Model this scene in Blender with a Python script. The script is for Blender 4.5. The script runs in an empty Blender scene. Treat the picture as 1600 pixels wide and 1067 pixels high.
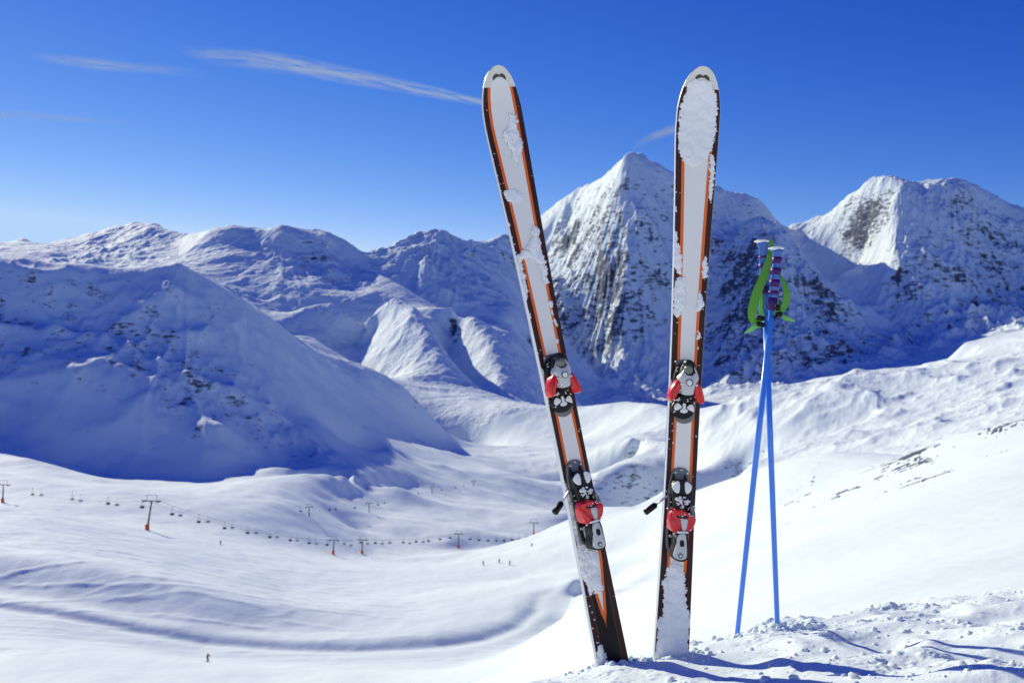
import bpy, bmesh, math, random
import numpy as np
from mathutils import Vector, Matrix
R = math.radians
C = bpy.context.scene.collection
sc = bpy.context.scene

# ------------------------------------------------------------------ camera, sky, sun, exposure
FP = 1600 * 35.0 / 36.0            # focal length in photograph pixels
CX, CY = 800.0, 533.5
cam = bpy.data.cameras.new('camera')
cam.lens = 35; cam.sensor_width = 36
cam.clip_start = 0.05; cam.clip_end = 200000
cam.dof.use_dof = True; cam.dof.focus_distance = 2.62; cam.dof.aperture_fstop = 8.0
camo = bpy.data.objects.new('camera', cam); C.objects.link(camo)
camo.location = (0, 0, 0); camo.rotation_euler = (R(90), 0, 0)
sc.camera = camo
sc.view_settings.view_transform = 'Standard'
sc.view_settings.look = 'None'
sc.view_settings.exposure = 0.07
sc.view_settings.gamma = 1

SUN_LEFT, SUN_EL = 40.0, 28.0      # degrees left of the view direction, degrees above the horizon
sdir = Vector((-math.sin(R(SUN_LEFT)) * math.cos(R(SUN_EL)), math.cos(R(SUN_LEFT)) * math.cos(R(SUN_EL)), math.sin(R(SUN_EL))))
sl = bpy.data.lights.new('sun', 'SUN'); sl.energy = 4.1; sl.angle = R(0.5); sl.color = (1.0, 0.955, 0.74)
so = bpy.data.objects.new('sun', sl); C.objects.link(so)
so.rotation_euler = sdir.to_track_quat('Z', 'Y').to_euler()

world = bpy.data.worlds.new('World'); sc.world = world; world.use_nodes = True
wn = world.node_tree; wn.nodes.clear()
sky = wn.nodes.new('ShaderNodeTexSky'); sky.sky_type = 'NISHITA'; sky.sun_disc = False
sky.sun_elevation = R(SUN_EL); sky.sun_rotation = R(-SUN_LEFT)
sky.altitude = 2600; sky.air_density = 1.0; sky.dust_density = 0.15; sky.ozone_density = 4.5
# deep high-altitude blue: each channel of the sky gets its own contrast
def wmath(op, a, b):
    n = wn.nodes.new('ShaderNodeMath'); n.operation = op; n.inputs[1].default_value = b
    wn.links.new(a, n.inputs[0]); return n.outputs[0]
sp = wn.nodes.new('ShaderNodeSeparateColor'); wn.links.new(sky.outputs[0], sp.inputs[0])
cb = wn.nodes.new('ShaderNodeCombineColor')
for k_, (g_, m_, cap) in enumerate([(2.6, 6.2, .44), (1.75, 1.40, .64), (0.8, .99, .93)]):
    v_ = wmath('MULTIPLY', sp.outputs[k_], 0.1)
    v_ = wmath('MULTIPLY', wmath('POWER', v_, g_), m_)
    v_ = wmath('MULTIPLY', wmath('MINIMUM', v_, cap), 1 / 0.15)
    wn.links.new(v_, cb.inputs[k_])
bg = wn.nodes.new('ShaderNodeBackground'); bg.inputs['Strength'].default_value = 0.15
wo = wn.nodes.new('ShaderNodeOutputWorld')
wn.links.new(cb.outputs[0], bg.inputs['Color'])
wn.links.new(bg.outputs[0], wo.inputs['Surface'])

# ------------------------------------------------------------------ helpers
def at(px, py, Y):
    return Vector(((px - CX) / FP * Y, Y, (CY - py) / FP * Y))

def tag(o, label=None, cat=None, group=None, kind=None):
    if label: o['label'] = label
    if cat: o['category'] = cat
    if group: o['group'] = group
    if kind: o['kind'] = kind
    return o

def empty(name, loc=(0, 0, 0)):
    o = bpy.data.objects.new(name, None); C.objects.link(o); o.location = loc
    o.empty_display_size = 0.1
    return o

def link(name, me, parent=None):
    o = bpy.data.objects.new(name, me); C.objects.link(o)
    if parent: o.parent = parent
    return o

def obj(name, bm, mats, parent=None, smooth=True):
    me = bpy.data.meshes.new(name)
    bmesh.ops.recalc_face_normals(bm, faces=bm.faces)
    bm.to_mesh(me); bm.free()
    for m in (mats if isinstance(mats, (list, tuple)) else [mats]): me.materials.append(m)
    if smooth:
        for p in me.polygons: p.use_smooth = True
    return link(name, me, parent)

def mesh_np(name, co, quads, mats, parent=None, attrs=None, smooth=True):
    me = bpy.data.meshes.new(name)
    nv, nq = len(co), len(quads)
    me.vertices.add(nv); me.vertices.foreach_set('co', np.ascontiguousarray(co, dtype=np.float32).ravel())
    me.loops.add(nq * 4); me.loops.foreach_set('vertex_index', np.ascontiguousarray(quads, dtype=np.int32).ravel())
    me.polygons.add(nq); me.polygons.foreach_set('loop_start', np.arange(0, nq * 4, 4, dtype=np.int32))
    me.polygons.foreach_set('use_smooth', np.full(nq, smooth))
    for m in (mats if isinstance(mats, (list, tuple)) else [mats]): me.materials.append(m)
    for k, v in (attrs or {}).items():
        a = me.attributes.new(k, 'FLOAT', 'POINT'); a.data.foreach_set('value', np.ascontiguousarray(v, dtype=np.float32))
    me.update(calc_edges=True)
    return link(name, me, parent)

def grid_quads(nr, nc):
    i = np.arange(nr * nc, dtype=np.int32).reshape(nr, nc)
    return np.stack([i[:-1, :-1], i[:-1, 1:], i[1:, 1:], i[1:, :-1]], -1).reshape(-1, 4)

def hash2(ix, iy, seed):
    with np.errstate(over='ignore'):
        h = (ix.astype(np.uint32) * np.uint32(374761393) + iy.astype(np.uint32) * np.uint32(668265263) + np.uint32(seed * 144665 + 12345))
        h = (h ^ (h >> np.uint32(13))) * np.uint32(1274126177)
        h ^= h >> np.uint32(16)
        h = h * np.uint32(2246822519); h ^= h >> np.uint32(15)
    return h
def gnoise(x, y, seed=0):
    """2-D gradient noise, about -1..1"""
    fx = np.floor(x); fy = np.floor(y)
    ix = fx.astype(np.int64); iy = fy.astype(np.int64)
    dx = x - fx; dy = y - fy
    u = dx * dx * dx * (dx * (dx * 6 - 15) + 10); v = dy * dy * dy * (dy * (dy * 6 - 15) + 10)
    def g(a, b):
        h = hash2(ix + a, iy + b, seed).astype(np.float64) * (2 * math.pi / 4294967296.0)
        return np.cos(h) * (dx - a) + np.sin(h) * (dy - b)
    n0 = g(0, 0) * (1 - u) + g(1, 0) * u
    n1 = g(0, 1) * (1 - u) + g(1, 1) * u
    return (n0 * (1 - v) + n1 * v) * 1.5
def fbm(x, y, octs, seed=0, gain=0.5):
    s = 0; a = 1.0
    for o in range(octs):
        s = s + a * gnoise(x, y, seed + o * 7); x = x * 2.03 + 13.7; y = y * 2.03 + 5.1; a *= gain
    return s
def ridged(x, y, octs, seed=0, gain=0.5):
    s = 0; a = 1.0; w = 1.0
    for o in range(octs):
        n = 1 - np.abs(gnoise(x, y, seed + o * 11)) * 1.6
        n = n * np.abs(n)
        s = s + a * n * w; w = np.clip(n * 1.4, 0.15, 1.0)
        x, y = (x * 1.72 + y * 1.1 + 3.3), (y * 1.72 - x * 1.1 + 9.1); a *= gain
    return s
def smooth(a, b, x):
    t = np.clip((x - a) / (b - a), 0, 1); return t * t * (3 - 2 * t)

def mat(name, col, rough=0.5, metal=0.0, spec=0.5, coat=0.0, bump=None, var=None):
    """bump=(scale, strength, distance)   var=(scale, amount) slight colour mottling"""
    m = bpy.data.materials.new(name); m.use_nodes = True
    nt = m.node_tree; b = nt.nodes['Principled BSDF']
    b.inputs['Base Color'].default_value = (*col, 1); b.inputs['Roughness'].default_value = rough
    b.inputs['Metallic'].default_value = metal; b.inputs['Specular IOR Level'].default_value = spec
    b.inputs['Coat Weight'].default_value = coat
    tc = nt.nodes.new('ShaderNodeTexCoord')
    if bump:
        n = nt.nodes.new('ShaderNodeTexNoise'); n.inputs['Scale'].default_value = bump[0]; n.inputs['Detail'].default_value = 6
        nt.links.new(tc.outputs['Object'], n.inputs['Vector'])
        bp = nt.nodes.new('ShaderNodeBump'); bp.inputs['Strength'].default_value = bump[1]; bp.inputs['Distance'].default_value = bump[2]
        nt.links.new(n.outputs[0], bp.inputs['Height']); nt.links.new(bp.outputs[0], b.inputs['Normal'])
    if var:
        n = nt.nodes.new('ShaderNodeTexNoise'); n.inputs['Scale'].default_value = var[0]; n.inputs['Detail'].default_value = 5
        nt.links.new(tc.outputs['Object'], n.inputs['Vector'])
        mx = nt.nodes.new('ShaderNodeMix'); mx.data_type = 'RGBA'
        mx.inputs[6].default_value = (*[c * (1 - var[1]) for c in col], 1)
        mx.inputs[7].default_value = (*[min(1, c * (1 + var[1])) for c in col], 1)
        nt.links.new(n.outputs[0], mx.inputs[0]); nt.links.new(mx.outputs[2], b.inputs['Base Color'])
        rr = nt.nodes.new('ShaderNodeMapRange'); rr.inputs[3].default_value = max(0, rough - 0.12); rr.inputs[4].default_value = min(1, rough + 0.15)
        nt.links.new(n.outputs[0], rr.inputs[0]); nt.links.new(rr.outputs[0], b.inputs['Roughness'])
    return m

SNOW = (0.86, 0.945, 0.91)
def terrain_mat(name, bumps, rock=True):
    m = bpy.data.materials.new(name); m.use_nodes = True
    nt = m.node_tree; L = nt.links; b = nt.nodes['Principled BSDF']
    b.inputs['Roughness'].default_value = 0.75; b.inputs['Specular IOR Level'].default_value = 0.15
    tc = nt.nodes.new('ShaderNodeTexCoord')
    h = None
    for sc_, dist in bumps:
        n = nt.nodes.new('ShaderNodeTexNoise'); n.inputs['Scale'].default_value = sc_; n.inputs['Detail'].default_value = 5; n.inputs['Roughness'].default_value = 0.6
        L.new(tc.outputs['Object'], n.inputs['Vector'])
        bp = nt.nodes.new('ShaderNodeBump'); bp.inputs['Strength'].default_value = 1.0; bp.inputs['Distance'].default_value = dist
        L.new(n.outputs[0], bp.inputs['Height'])
        if h: L.new(h.outputs[0], bp.inputs['Normal'])
        h = bp
    L.new(h.outputs[0], b.inputs['Normal'])
    if rock:
        at_ = nt.nodes.new('ShaderNodeAttribute'); at_.attribute_name = 'rock'
        n1 = nt.nodes.new('ShaderNodeTexNoise'); n1.inputs['Scale'].default_value = rock[0]; n1.inputs['Detail'].default_value = 9; n1.inputs['Roughness'].default_value = 0.68
        mp = nt.nodes.new('ShaderNodeMapping'); mp.inputs['Scale'].default_value = (1, 1, 2.6)
        L.new(tc.outputs['Object'], mp.inputs['Vector']); L.new(mp.outputs[0], n1.inputs['Vector'])
        ad = nt.nodes.new('ShaderNodeMath'); ad.operation = 'MULTIPLY_ADD'
        L.new(n1.outputs[0], ad.inputs[0]); ad.inputs[1].default_value = 2.2; L.new(at_.outputs['Fac'], ad.inputs[2])
        mr = nt.nodes.new('ShaderNodeMapRange'); mr.interpolation_type = 'SMOOTHSTEP'
        mr.inputs[1].default_value = 1.62; mr.inputs[2].default_value = 1.98
        L.new(ad.outputs[0], mr.inputs[0])
        n2 = nt.nodes.new('ShaderNodeTexNoise'); n2.inputs['Scale'].default_value = rock[0] * 3; n2.inputs['Detail'].default_value = 6
        L.new(tc.outputs['Object'], n2.inputs['Vector'])
        rc = nt.nodes.new('ShaderNodeValToRGB')
        rc.color_ramp.elements[0].color = (0.045, 0.058, 0.080, 1); rc.color_ramp.elements[0].position = 0.35
        rc.color_ramp.elements[1].color = (0.19, 0.225, 0.285, 1); rc.color_ramp.elements[1].position = 0.7
        L.new(n2.outputs[0], rc.inputs[0])
        mx = nt.nodes.new('ShaderNodeMix'); mx.data_type = 'RGBA'
        mx.inputs[6].default_value = (*SNOW, 1); L.new(rc.outputs[0], mx.inputs[7]); L.new(mr.outputs[0], mx.inputs[0])
        L.new(mx.outputs[2], b.inputs['Base Color'])
    else:
        b.inputs['Base Color'].default_value = (*SNOW, 1)
    return m

# ------------------------------------------------------------------ terrain: one height function through surveyed ridge and valley lines
# each line: list of (px, py, depth), roughness 0..1, rockiness 0..1
def squeeze(px, Y):
    """final survey distances: steepens the far faces"""
    Y = np.asarray(Y, float); px = np.asarray(px, float)
    lf = np.where(Y > 2900, 2900 + (Y - 2900) * 0.8, Y)
    rt = np.where(Y > 5200, 4780 + (Y - 5200) * 0.8, np.where(Y > 2950, 3560 + (Y - 2950) * (1220 / 2250.), np.where(Y > 2400, 2400 + (Y - 2400) * (1160 / 550.), Y)))
    t = np.clip((px - 790) / 70, 0, 1); t = t * t * (3 - 2 * t)
    return lf * (1 - t) + rt * t
LINES = []
def ln(pts, rough, rock, step=14):
    LINES.append((pts, rough, rock, step))

def sky_ln(pts, rough, rock, step=14, k=1.06, drop=24):
    ln(pts, rough, rock, step)
    ln([(a, b + drop, c * k) for a, b, c in pts], rough * .6, rock, step * 2.5)
    ln([(a, b + drop * 3.2, c * (1 + (k - 1) * 3)) for a, b, c in pts[::2]], rough * .4, rock, step * 5)
# far skyline, left range
sky_ln([(-400,330,4600),(-200,360,4600),(-60,378,4500),(0,379,4500),(22,377,4500),(36,372,4500),(52,380,4500),(90,381,4700),(120,372,4700),(150,362,4700),(185,352,4650),(212,348,4600),(242,350,4500),(262,359,4350),(290,364,4200),(312,364,4050),(330,358,3900),(362,352,3900),(392,356,3900),(414,360,3880),(440,351,3850),(458,355,3850),(480,361,3850),(512,363,3850),(540,376,3900),(570,397,4000)], .12, .35)
sky_ln([(570,397,4000),(602,389,4100),(625,377,4150),(648,367,4200),(680,358,4200),(700,366,4220),(722,374,4300),(745,381,4350),(770,380,4400),(800,372,4500)], .35, .75)
# spurs on the left range
ln([(212,348,4600),(160,380,4350),(110,402,4050),(85,415,3800)], .2, .6)
ln([(-300,398,3900),(-60,398,3900),(40,400,3950),(90,396,4050)], .08, 0)
ln([(120,408,3900),(180,398,3950),(235,388,4000),(268,384,4050)], .25, .1)
ln([(285,372,4150),(280,386,3950),(292,404,3650),(305,430,3250)], .12, .3)
ln([(-300,440,2900),(0,440,2880),(120,438,2880),(200,436,2880),(275,434,2900)], .12, .1)
ln([(414,360,3880),(395,390,3700),(420,420,3500),(470,450,3300),(540,470,3250),(600,520,3100)], .12, .1)
ln([(330,358,3900),(300,385,3800),(350,400,3600),(390,440,3350),(440,500,3050)], .10, .05)
ln([(480,361,3850),(500,400,3680),(560,440,3500)], .3, .9)
ln([(570,397,4000),(585,430,3750),(640,470,3600),(700,492,3560),(760,497,3550),(812,488,3600)], .08, 0)
ln([(680,358,4200),(672,400,3950),(690,440,3780)], .4, .8)
ln([(745,381,4350),(755,420,4000),(770,470,3700)], .4, .3)
# foot of left range
ln([(330,470,2700),(420,540,2620),(480,590,2500),(560,600,2450)], .1, .05)
ln([(480,480,2900),(520,475,2950),(560,500,2900),(575,520,2850)], .12, 0)
# centre hills
ln([(585,426,3650),(605,434,3500),(635,453,3380),(662,472,3300)], 0, 0)
ln([(615,466,2860),(645,478,2800),(668,503,2700),(690,545,2550),(702,590,2400)], .35, .3)
ln([(600,490,3060),(640,486,3060),(680,500,3000)], 0, 0)
ln([(592,482,2900),(572,503,2860)], .2, .4)
ln([(700,490,3150),(730,505,2950),(765,545,2750),(800,605,2550)], .25, .25)
ln([(575,520,3100),(560,545,2800),(560,575,2650),(600,600,2500)], .2, .4)
ln([(715,520,3150),(705,560,2900),(720,600,2650),(780,620,2480)], .15, .2)
ln([(800,520,3350),(840,560,3100),(860,600,2800),(905,630,2650)], .25, .35)
ln([(812,488,3700),(850,540,3400),(900,590,3100),(960,620,2900)], .2, .2)
# snow fields of the central valley
ln([(480,545,2500),(540,562,2400),(620,600,2250),(700,640,2100),(800,670,1950),(900,690,1800)], .05, 0)
ln([(520,620,1900),(600,650,1850),(700,690,1700),(820,700,1600),(940,700,1600)], .08, 0)
# big pyramid peak
ln([(700,455,5800),(770,440,5800),(815,420,5900)], .2, 0, 30)
sky_ln([(838,347,6400),(845,338,6300),(870,318,6200),(900,296,6000),(925,286,5800),(942,276,5600),(958,261,5400),(972,249,5280),(980,243,5200)], .25, .2)
sky_ln([(980,240,5200),(1000,246,5250),(1030,257,5330),(1060,275,5400),(1095,283,5500),(1125,293,5600),(1150,304,5650),(1170,322,5700),(1195,343,5700),(1225,360,5900)], .3, .35)
ln([(980,240,5200),(985,290,5050),(987,340,4850),(978,390,4660),(975,430,4560),(985,470,4460),(1000,520,4330),(1000,560,4180),(1000,605,3900)], .7, .55)
ln([(812,430,5500),(822,460,5350),(834,485,5200),(860,520,4800),(900,560,4400),(940,600,4000)], .75, .5)
ln([(880,350,5900),(890,400,5500),(900,450,5150),(930,500,4750),(950,560,4350)], .95, .55)
ln([(1060,330,5150),(1060,400,4850),(1060,470,4550),(1050,540,4250),(1040,600,3950)], .45, .45)
ln([(1125,340,5350),(1120,400,5050),(1130,470,4700),(1120,540,4350),(1110,590,4000)], .6, .65)
# shoulder peak between
sky_ln([(1160,352,5000),(1172,347,4900),(1190,343,4850),(1212,347,4800),(1232,372,4700),(1262,405,4600),(1292,440,4450),(1332,472,4350)], .45, .5, drop=12)
ln([(1190,343,4850),(1185,400,4500),(1170,450,4250),(1190,520,3950),(1180,580,3600)], .9, .95)
ln([(1292,440,4450),(1290,500,4050),(1290,560,3650)], .9, .9)
ln([(1240,420,4450),(1240,500,4050),(1235,570,3600)], .9, .8)
# right massif
sky_ln([(1225,360,5900),(1240,350,6000),(1262,345,6000),(1290,336,5850),(1320,318,5650),(1345,302,5500),(1370,299,5350),(1395,291,5250),(1412,288,5200),(1428,294,5230),(1445,292,5250),(1462,284,5260),(1480,281,5280),(1502,281,5300),(1520,290,5350),(1545,303,5400),(1572,318,5450),(1600,328,5500),(1700,350,5600),(1850,380,5600),(2000,400,5600)], .3, .2)
ln([(1395,291,5250),(1399,322,5100),(1398,360,4970),(1388,400,4830),(1380,430,4700)], .5, .1)
ln([(1385,445,4630),(1400,480,4450),(1410,540,4000)], .6, .6)
ln([(1250,370,5800),(1300,385,5600),(1350,395,5350),(1375,400,5050)], .3, -.15)
ln([(1340,415,5300),(1310,430,5100),(1340,440,4900),(1375,440,4800)], .15, -.1)
# left face of the right massif: snowy
ln([(1480,300,5150),(1480,380,4800),(1475,460,4400),(1470,530,3800)], .65, .65)
ln([(1540,330,5250),(1545,400,4850),(1530,470,4350),(1520,510,3900)], .75, .75)
ln([(1600,350,5350),(1610,430,4800),(1600,490,4200)], .7, .6)
ln([(1440,420,4600),(1440,500,4150),(1380,545,3800)], .75, .8)
# dark foot of the mountains and the hidden valley behind the lit band
ln([(960,635,3300),(1020,628,3300),(1080,622,3300),(1150,612,3200),(1250,598,3150),(1350,580,3100),(1450,565,3050),(1550,530,3050),(1650,515,3050),(2000,480,3050)], .08, 0)
ln([(960,680,2350),(1100,680,2300),(1200,670,2250),(1300,650,2200),(1450,640,2200),(1600,600,2200),(2000,560,2200)], .08, 0, 30)
# lit rolling band
sky_ln([(900,650,2300),(940,640,2100),(985,628,1950),(1030,632,1800),(1075,642,1650),(1105,636,1550),(1150,627,1480),(1200,617,1420),(1240,602,1380),(1275,591,1350),(1310,586,1320),(1400,583,1280),(1440,577,1270),(1480,574,1270),(1500,560,1290),(1508,535,1320),(1540,528,1330),(1570,522,1330),(1600,516,1330),(1700,495,1330),(2000,440,1330)], .1, 0, 12, k=1.08, drop=14)
ln([(960,690,1350),(1040,690,1250),(1100,690,1100),(1180,680,1020),(1240,650,1000),(1320,640,980),(1400,635,950),(1500,620,920),(1600,590,900),(2000,500,900)], .42, 0)
ln([(1178,722,790),(1235,700,800),(1300,715,700),(1380,700,680),(1450,690,640),(1520,665,640),(1600,640,640),(2000,560,600)], .35, 0)
ln([(1330,664,900),(1400,655,880),(1460,652,840)], .3, 0, 20)

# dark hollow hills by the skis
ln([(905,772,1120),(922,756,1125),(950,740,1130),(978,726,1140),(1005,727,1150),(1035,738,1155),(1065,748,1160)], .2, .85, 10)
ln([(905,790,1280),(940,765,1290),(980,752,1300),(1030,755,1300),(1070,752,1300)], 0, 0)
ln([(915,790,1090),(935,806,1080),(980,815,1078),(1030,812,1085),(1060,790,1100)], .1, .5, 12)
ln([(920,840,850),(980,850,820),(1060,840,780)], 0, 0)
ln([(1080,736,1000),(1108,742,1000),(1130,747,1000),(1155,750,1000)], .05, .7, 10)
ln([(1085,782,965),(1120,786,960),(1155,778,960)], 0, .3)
# left big hill
sky_ln([(-500,360,950),(-300,375,980),(-150,392,1020),(0,402,1060),(40,405,1070),(85,412,1080),(130,413,1090),(170,420,1100),(215,420,1110),(250,416,1120),(280,411,1130),(300,422,1150),(335,440,1180),(370,462,1220),(400,482,1260),(430,505,1300),(470,533,1350),(500,550,1390),(530,560,1420),(570,572,1450),(600,585,1480),(630,605,1500),(660,635,1520),(690,668,1540),(716,692,1550)], .3, .5, 12, k=1.09, drop=22)
ln([(280,411,1130),(320,480,1080),(370,560,1030),(430,640,980),(500,700,920),(522,722,880)], .4, .5)
ln([(0,500,980),(80,510,985),(180,520,1000),(250,530,1010)], .7, .8)
ln([(0,570,900),(60,560,910),(160,560,920),(220,600,900),(300,650,880),(340,660,870)], .4, .8)
ln([(-300,600,800),(-100,640,810),(0,682,815),(40,683,815),(80,695,815),(120,722,810),(160,741,800),(200,735,800),(250,742,800),(330,752,800),(380,740,820),(430,730,830),(480,732,850),(522,722,880)], .02, 0, 12)
ln([(522,722,880),(512,695,940),(498,668,985),(484,640,1040),(520,652,1075),(556,662,1100),(600,672,1200),(660,685,1370),(716,692,1530)], .02, 0, 12)
ln([(530,702,950),(573,704,1000),(640,704,1130),(700,704,1300)], .02, 0, 14)
ln([(716,692,1560),(740,720,1300),(800,740,1150)], .05, 0)
# gentle valley floor
ln([(-400,800,500),(-60,720,700),(40,715,720),(100,738,700),(170,757,680),(300,768,660),(420,760,690),(520,745,780),(620,735,950),(760,725,1250)], .03, 0, 24)
ln([(0,740,600),(60,765,560),(200,790,540),(330,800,560),(450,790,640),(560,770,800),(640,755,950)], .03, 0, 24)
ln([(560,720,1050),(640,722,1080),(690,726,1080)], .03, 0)
ln([(440,758,860),(500,765,820),(620,760,850)], .02, 0)
ln([(620,800,780),(700,790,850),(760,805,850),(830,815,840),(900,800,880)], .02, 0)
ln([(560,830,690),(615,825,700),(650,838,690),(700,845,680),(730,824,740),(800,840,740)], .02, 0)
ln([(-300,800,330),(-60,790,330),(0,790,330),(80,800,345),(160,817,355),(232,829,372),(340,846,430),(430,858,500),(522,868,570),(566,868,600),(640,860,640),(717,857,680),(834,855,740),(885,856,760),(960,835,800)], .02, 0, 24)
ln([(-200,830,290),(0,822,290),(120,832,300),(250,848,320),(400,872,350),(520,885,380),(650,880,430),(755,883,440),(830,876,460),(900,868,500)], .03, 0, 20)
# knoll with shaded front, piste edge and piste
ln([(-200,850,262),(0,850,262),(150,866,262),(300,898,262),(420,930,260),(560,932,275),(700,915,300),(800,905,320)], .0, 0, 20)
ln([(-200,868,243),(0,868,243),(80,876,241),(150,888,237),(230,905,233),(300,922,229),(380,938,228),(450,950,228),(540,955,232),(640,955,238)], 0, 0, 16)
ln([(-200,925,228),(0,925,228),(100,938,224),(200,957,219.5),(300,973,216),(400,984,216),(480,988,216),(560,988,216),(640,982,217),(720,972,221),(790,955,230)], .0, 0, 16)
ln([(-200,925,222),(0,942,219),(100,955,216),(200,975,213),(330,998,210),(450,1006,208),(560,1009,207),(680,1003,209),(750,993,214),(800,974,222),(826,950,234),(834,925,250),(820,905,270)], 0, 0, 10)
BANK = [(-200,925,222),(0,942,219),(100,955,216),(200,975,213),(330,998,210),(450,1006,208),(560,1009,207),(680,1003,209),(750,993,214),(800,974,222),(826,950,234),(834,925,250)]
_b = []
for (a, b, c), (a2, b2, c2) in zip(BANK[:-1], BANK[1:]):
    for k in range(4):
        f = k / 4; _b.append((a + (a2 - a) * f, b + (b2 - b) * f, c + (c2 - c) * f))
_b.append(BANK[-1])
_w = [Vector(((a - CX) / FP * c, c, (CY - b) / FP * c)) for a, b, c in _b]
for off, add in ((1.0, -.55), (4.0, -.48), (11.0, -.08)):
    L_out = []
    for k in range(len(_w)):
        t_ = _w[min(k + 2, len(_w) - 1)] - _w[max(k - 2, 0)]; n_o = Vector((t_.y, -t_.x, 0)).normalized()
        q_ = _w[k] + n_o * off; q_.z += add * min(1, (len(_w) - k) / 5)
        L_out.append((q_.x / q_.y * FP + CX, CY - q_.z / q_.y * FP, q_.y))
    ln(L_out, 0, 0, 12)
ln([(-200,1020,185),(0,1010,185),(200,1025,183),(400,1042,180),(600,1048,178),(760,1045,176),(860,1010,185),(890,950,215),(900,900,260)], .0, 0, 20)
ln([(-200,1090,150),(0,1080,150),(300,1090,148),(600,1090,145),(800,1085,130)], 0, 0, 30)
ln([(-200,1160,90),(200,1160,90),(500,1160,85),(760,1150,75)], 0, 0, 40)
# slope right of the skis
ln([(870,1070,60),(900,1040,75),(930,990,95),(960,940,130),(985,905,180),(1010,875,260)], .0, 0, 20)
ln([(960,920,150),(985,914,165),(1020,905,170),(1060,895,150)], 0, 0)
ln([(968,932,128),(1000,918,140),(1040,908,140)], 0, 0)
ln([(900,1130,12),(1000,1075,14),(1100,1035,16),(1200,1000,18),(1300,975,19),(1450,950,20),(1600,935,20),(2000,900,20)], 0, 0, 40)
ln([(1000,1020,35),(1100,985,34),(1200,950,34),(1400,900,34),(1600,860,34),(2000,800,34)], 0, 0, 40)
ln([(1020,950,75),(1100,910,70),(1200,880,66),(1400,830,62),(1600,780,60),(2000,700,60)], 0, 0, 40)
ln([(1000,845,330),(1100,835,220),(1200,822,160),(1300,800,130),(1400,770,110),(1500,740,100),(1600,710,95),(2000,620,95)], .02, .1, 30)
ln([(940,792,640),(985,797,560),(1020,792,500),(1060,782,450),(1100,770,400),(1135,752,360),(1170,738,330),(1200,728,300),(1250,712,270),(1300,706,250),(1340,710,235),(1380,722,205),(1400,716,195),(1440,702,180),(1500,680,165),(1550,668,158),(1600,655,150),(1700,635,150),(2000,560,150)], .05, .2, 12)
ln([(1100,830,700),(1200,800,420),(1300,780,350),(1400,770,300),(1600,720,230),(2000,640,230)], 0, 0, 40)
ln([(1100,800,600),(1300,760,450),(1600,700,350),(2000,620,350)], 0, 0, 40)
# foreground mound
def gp(x, Y): return -.86 + .2 * (2.65 - Y) + .07 * (x - .25)
def plane_ln(Y, k, add=0):
    pts = []
    for px in range(-500, 2101, 65):
        x = (px - CX) / FP * Y
        pts.append((px, CY - (gp(x, Y) + add) * FP / Y, Y))
    ln(pts, 0, 0, k)
plane_ln(1.0, 60, -.08); plane_ln(1.45, 60, -.01); plane_ln(2.0, 50); plane_ln(2.3, 50)
ln([(-500,1140,2.3),(200,1150,2.3),(500,1130,2.35),(700,1098,2.4),(820,1069,2.48),(880,1054,2.56),(940,1040,2.66),(1000,1026,2.76),(1060,1013,2.85),(1110,1002,2.92),(1150,991,3.02),(1200,983,3.15),(1270,972,3.35),(1340,962,3.6),(1400,953,3.85),(1500,942,4.2),(1600,928,4.5),(1750,905,4.7),(2100,850,4.8)], .0, 0, 12)
ln([(500,1170,3.6),(800,1120,3.6),(950,1080,3.6),(1060,1050,3.7),(1200,1020,4.2),(1400,990,5.2),(1600,965,6.0),(2100,900,6.3)], 0, 0, 30)
ln([(-500,1300,7),(300,1280,7),(700,1200,7),(900,1140,7),(1050,1080,7),(1250,1030,8),(1600,975,9),(2100,910,9)], 0, 0, 60)
ln([(-500,1300,25),(300,1260,25),(700,1190,25),(850,1130,25)], 0, 0, 60)
# behind the mountains, falling away
ln([(-500,480,7000),(200,480,7000),(600,480,6500),(900,450,7600),(1200,450,7600),(1600,450,7600),(2100,450,7600)], .2, 0, 80)
ln([(-500,520,12000),(500,520,12000),(1200,520,12000),(2100,520,12000)], .0, 0, 120)

ctrl = []
for pts, rg, rk, step in LINES:
    P = np.array(pts, float)
    for a, b in zip(P[:-1], P[1:]):
        n = max(1, int(math.hypot(b[0] - a[0], FP * 0.35 * (math.log(b[2]) - math.log(a[2]))) / step + .5))
        for k in range(n):
            f = k / n
            ctrl.append((*(a[:2] + (b[:2] - a[:2]) * f), math.exp(math.log(a[2]) * (1 - f) + math.log(b[2]) * f), rg, rk))
    ctrl.append((*P[-1], rg, rk))
ctrl = np.array(ctrl)
# thin out coincident points
keep = []
ctrl[:, 2] = squeeze(ctrl[:, 0], ctrl[:, 2])
cs = (ctrl[:, 0] - CX) / FP; cl = np.log(ctrl[:, 2])
for i in range(len(ctrl)):
    if keep:
        d2 = (cs[keep] - cs[i]) ** 2 + (cl[keep] - cl[i]) ** 2
        if d2.min() < 0.0035 ** 2: continue
    keep.append(i)
ctrl = ctrl[keep]; cs = cs[keep]; cl = cl[keep]

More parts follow.
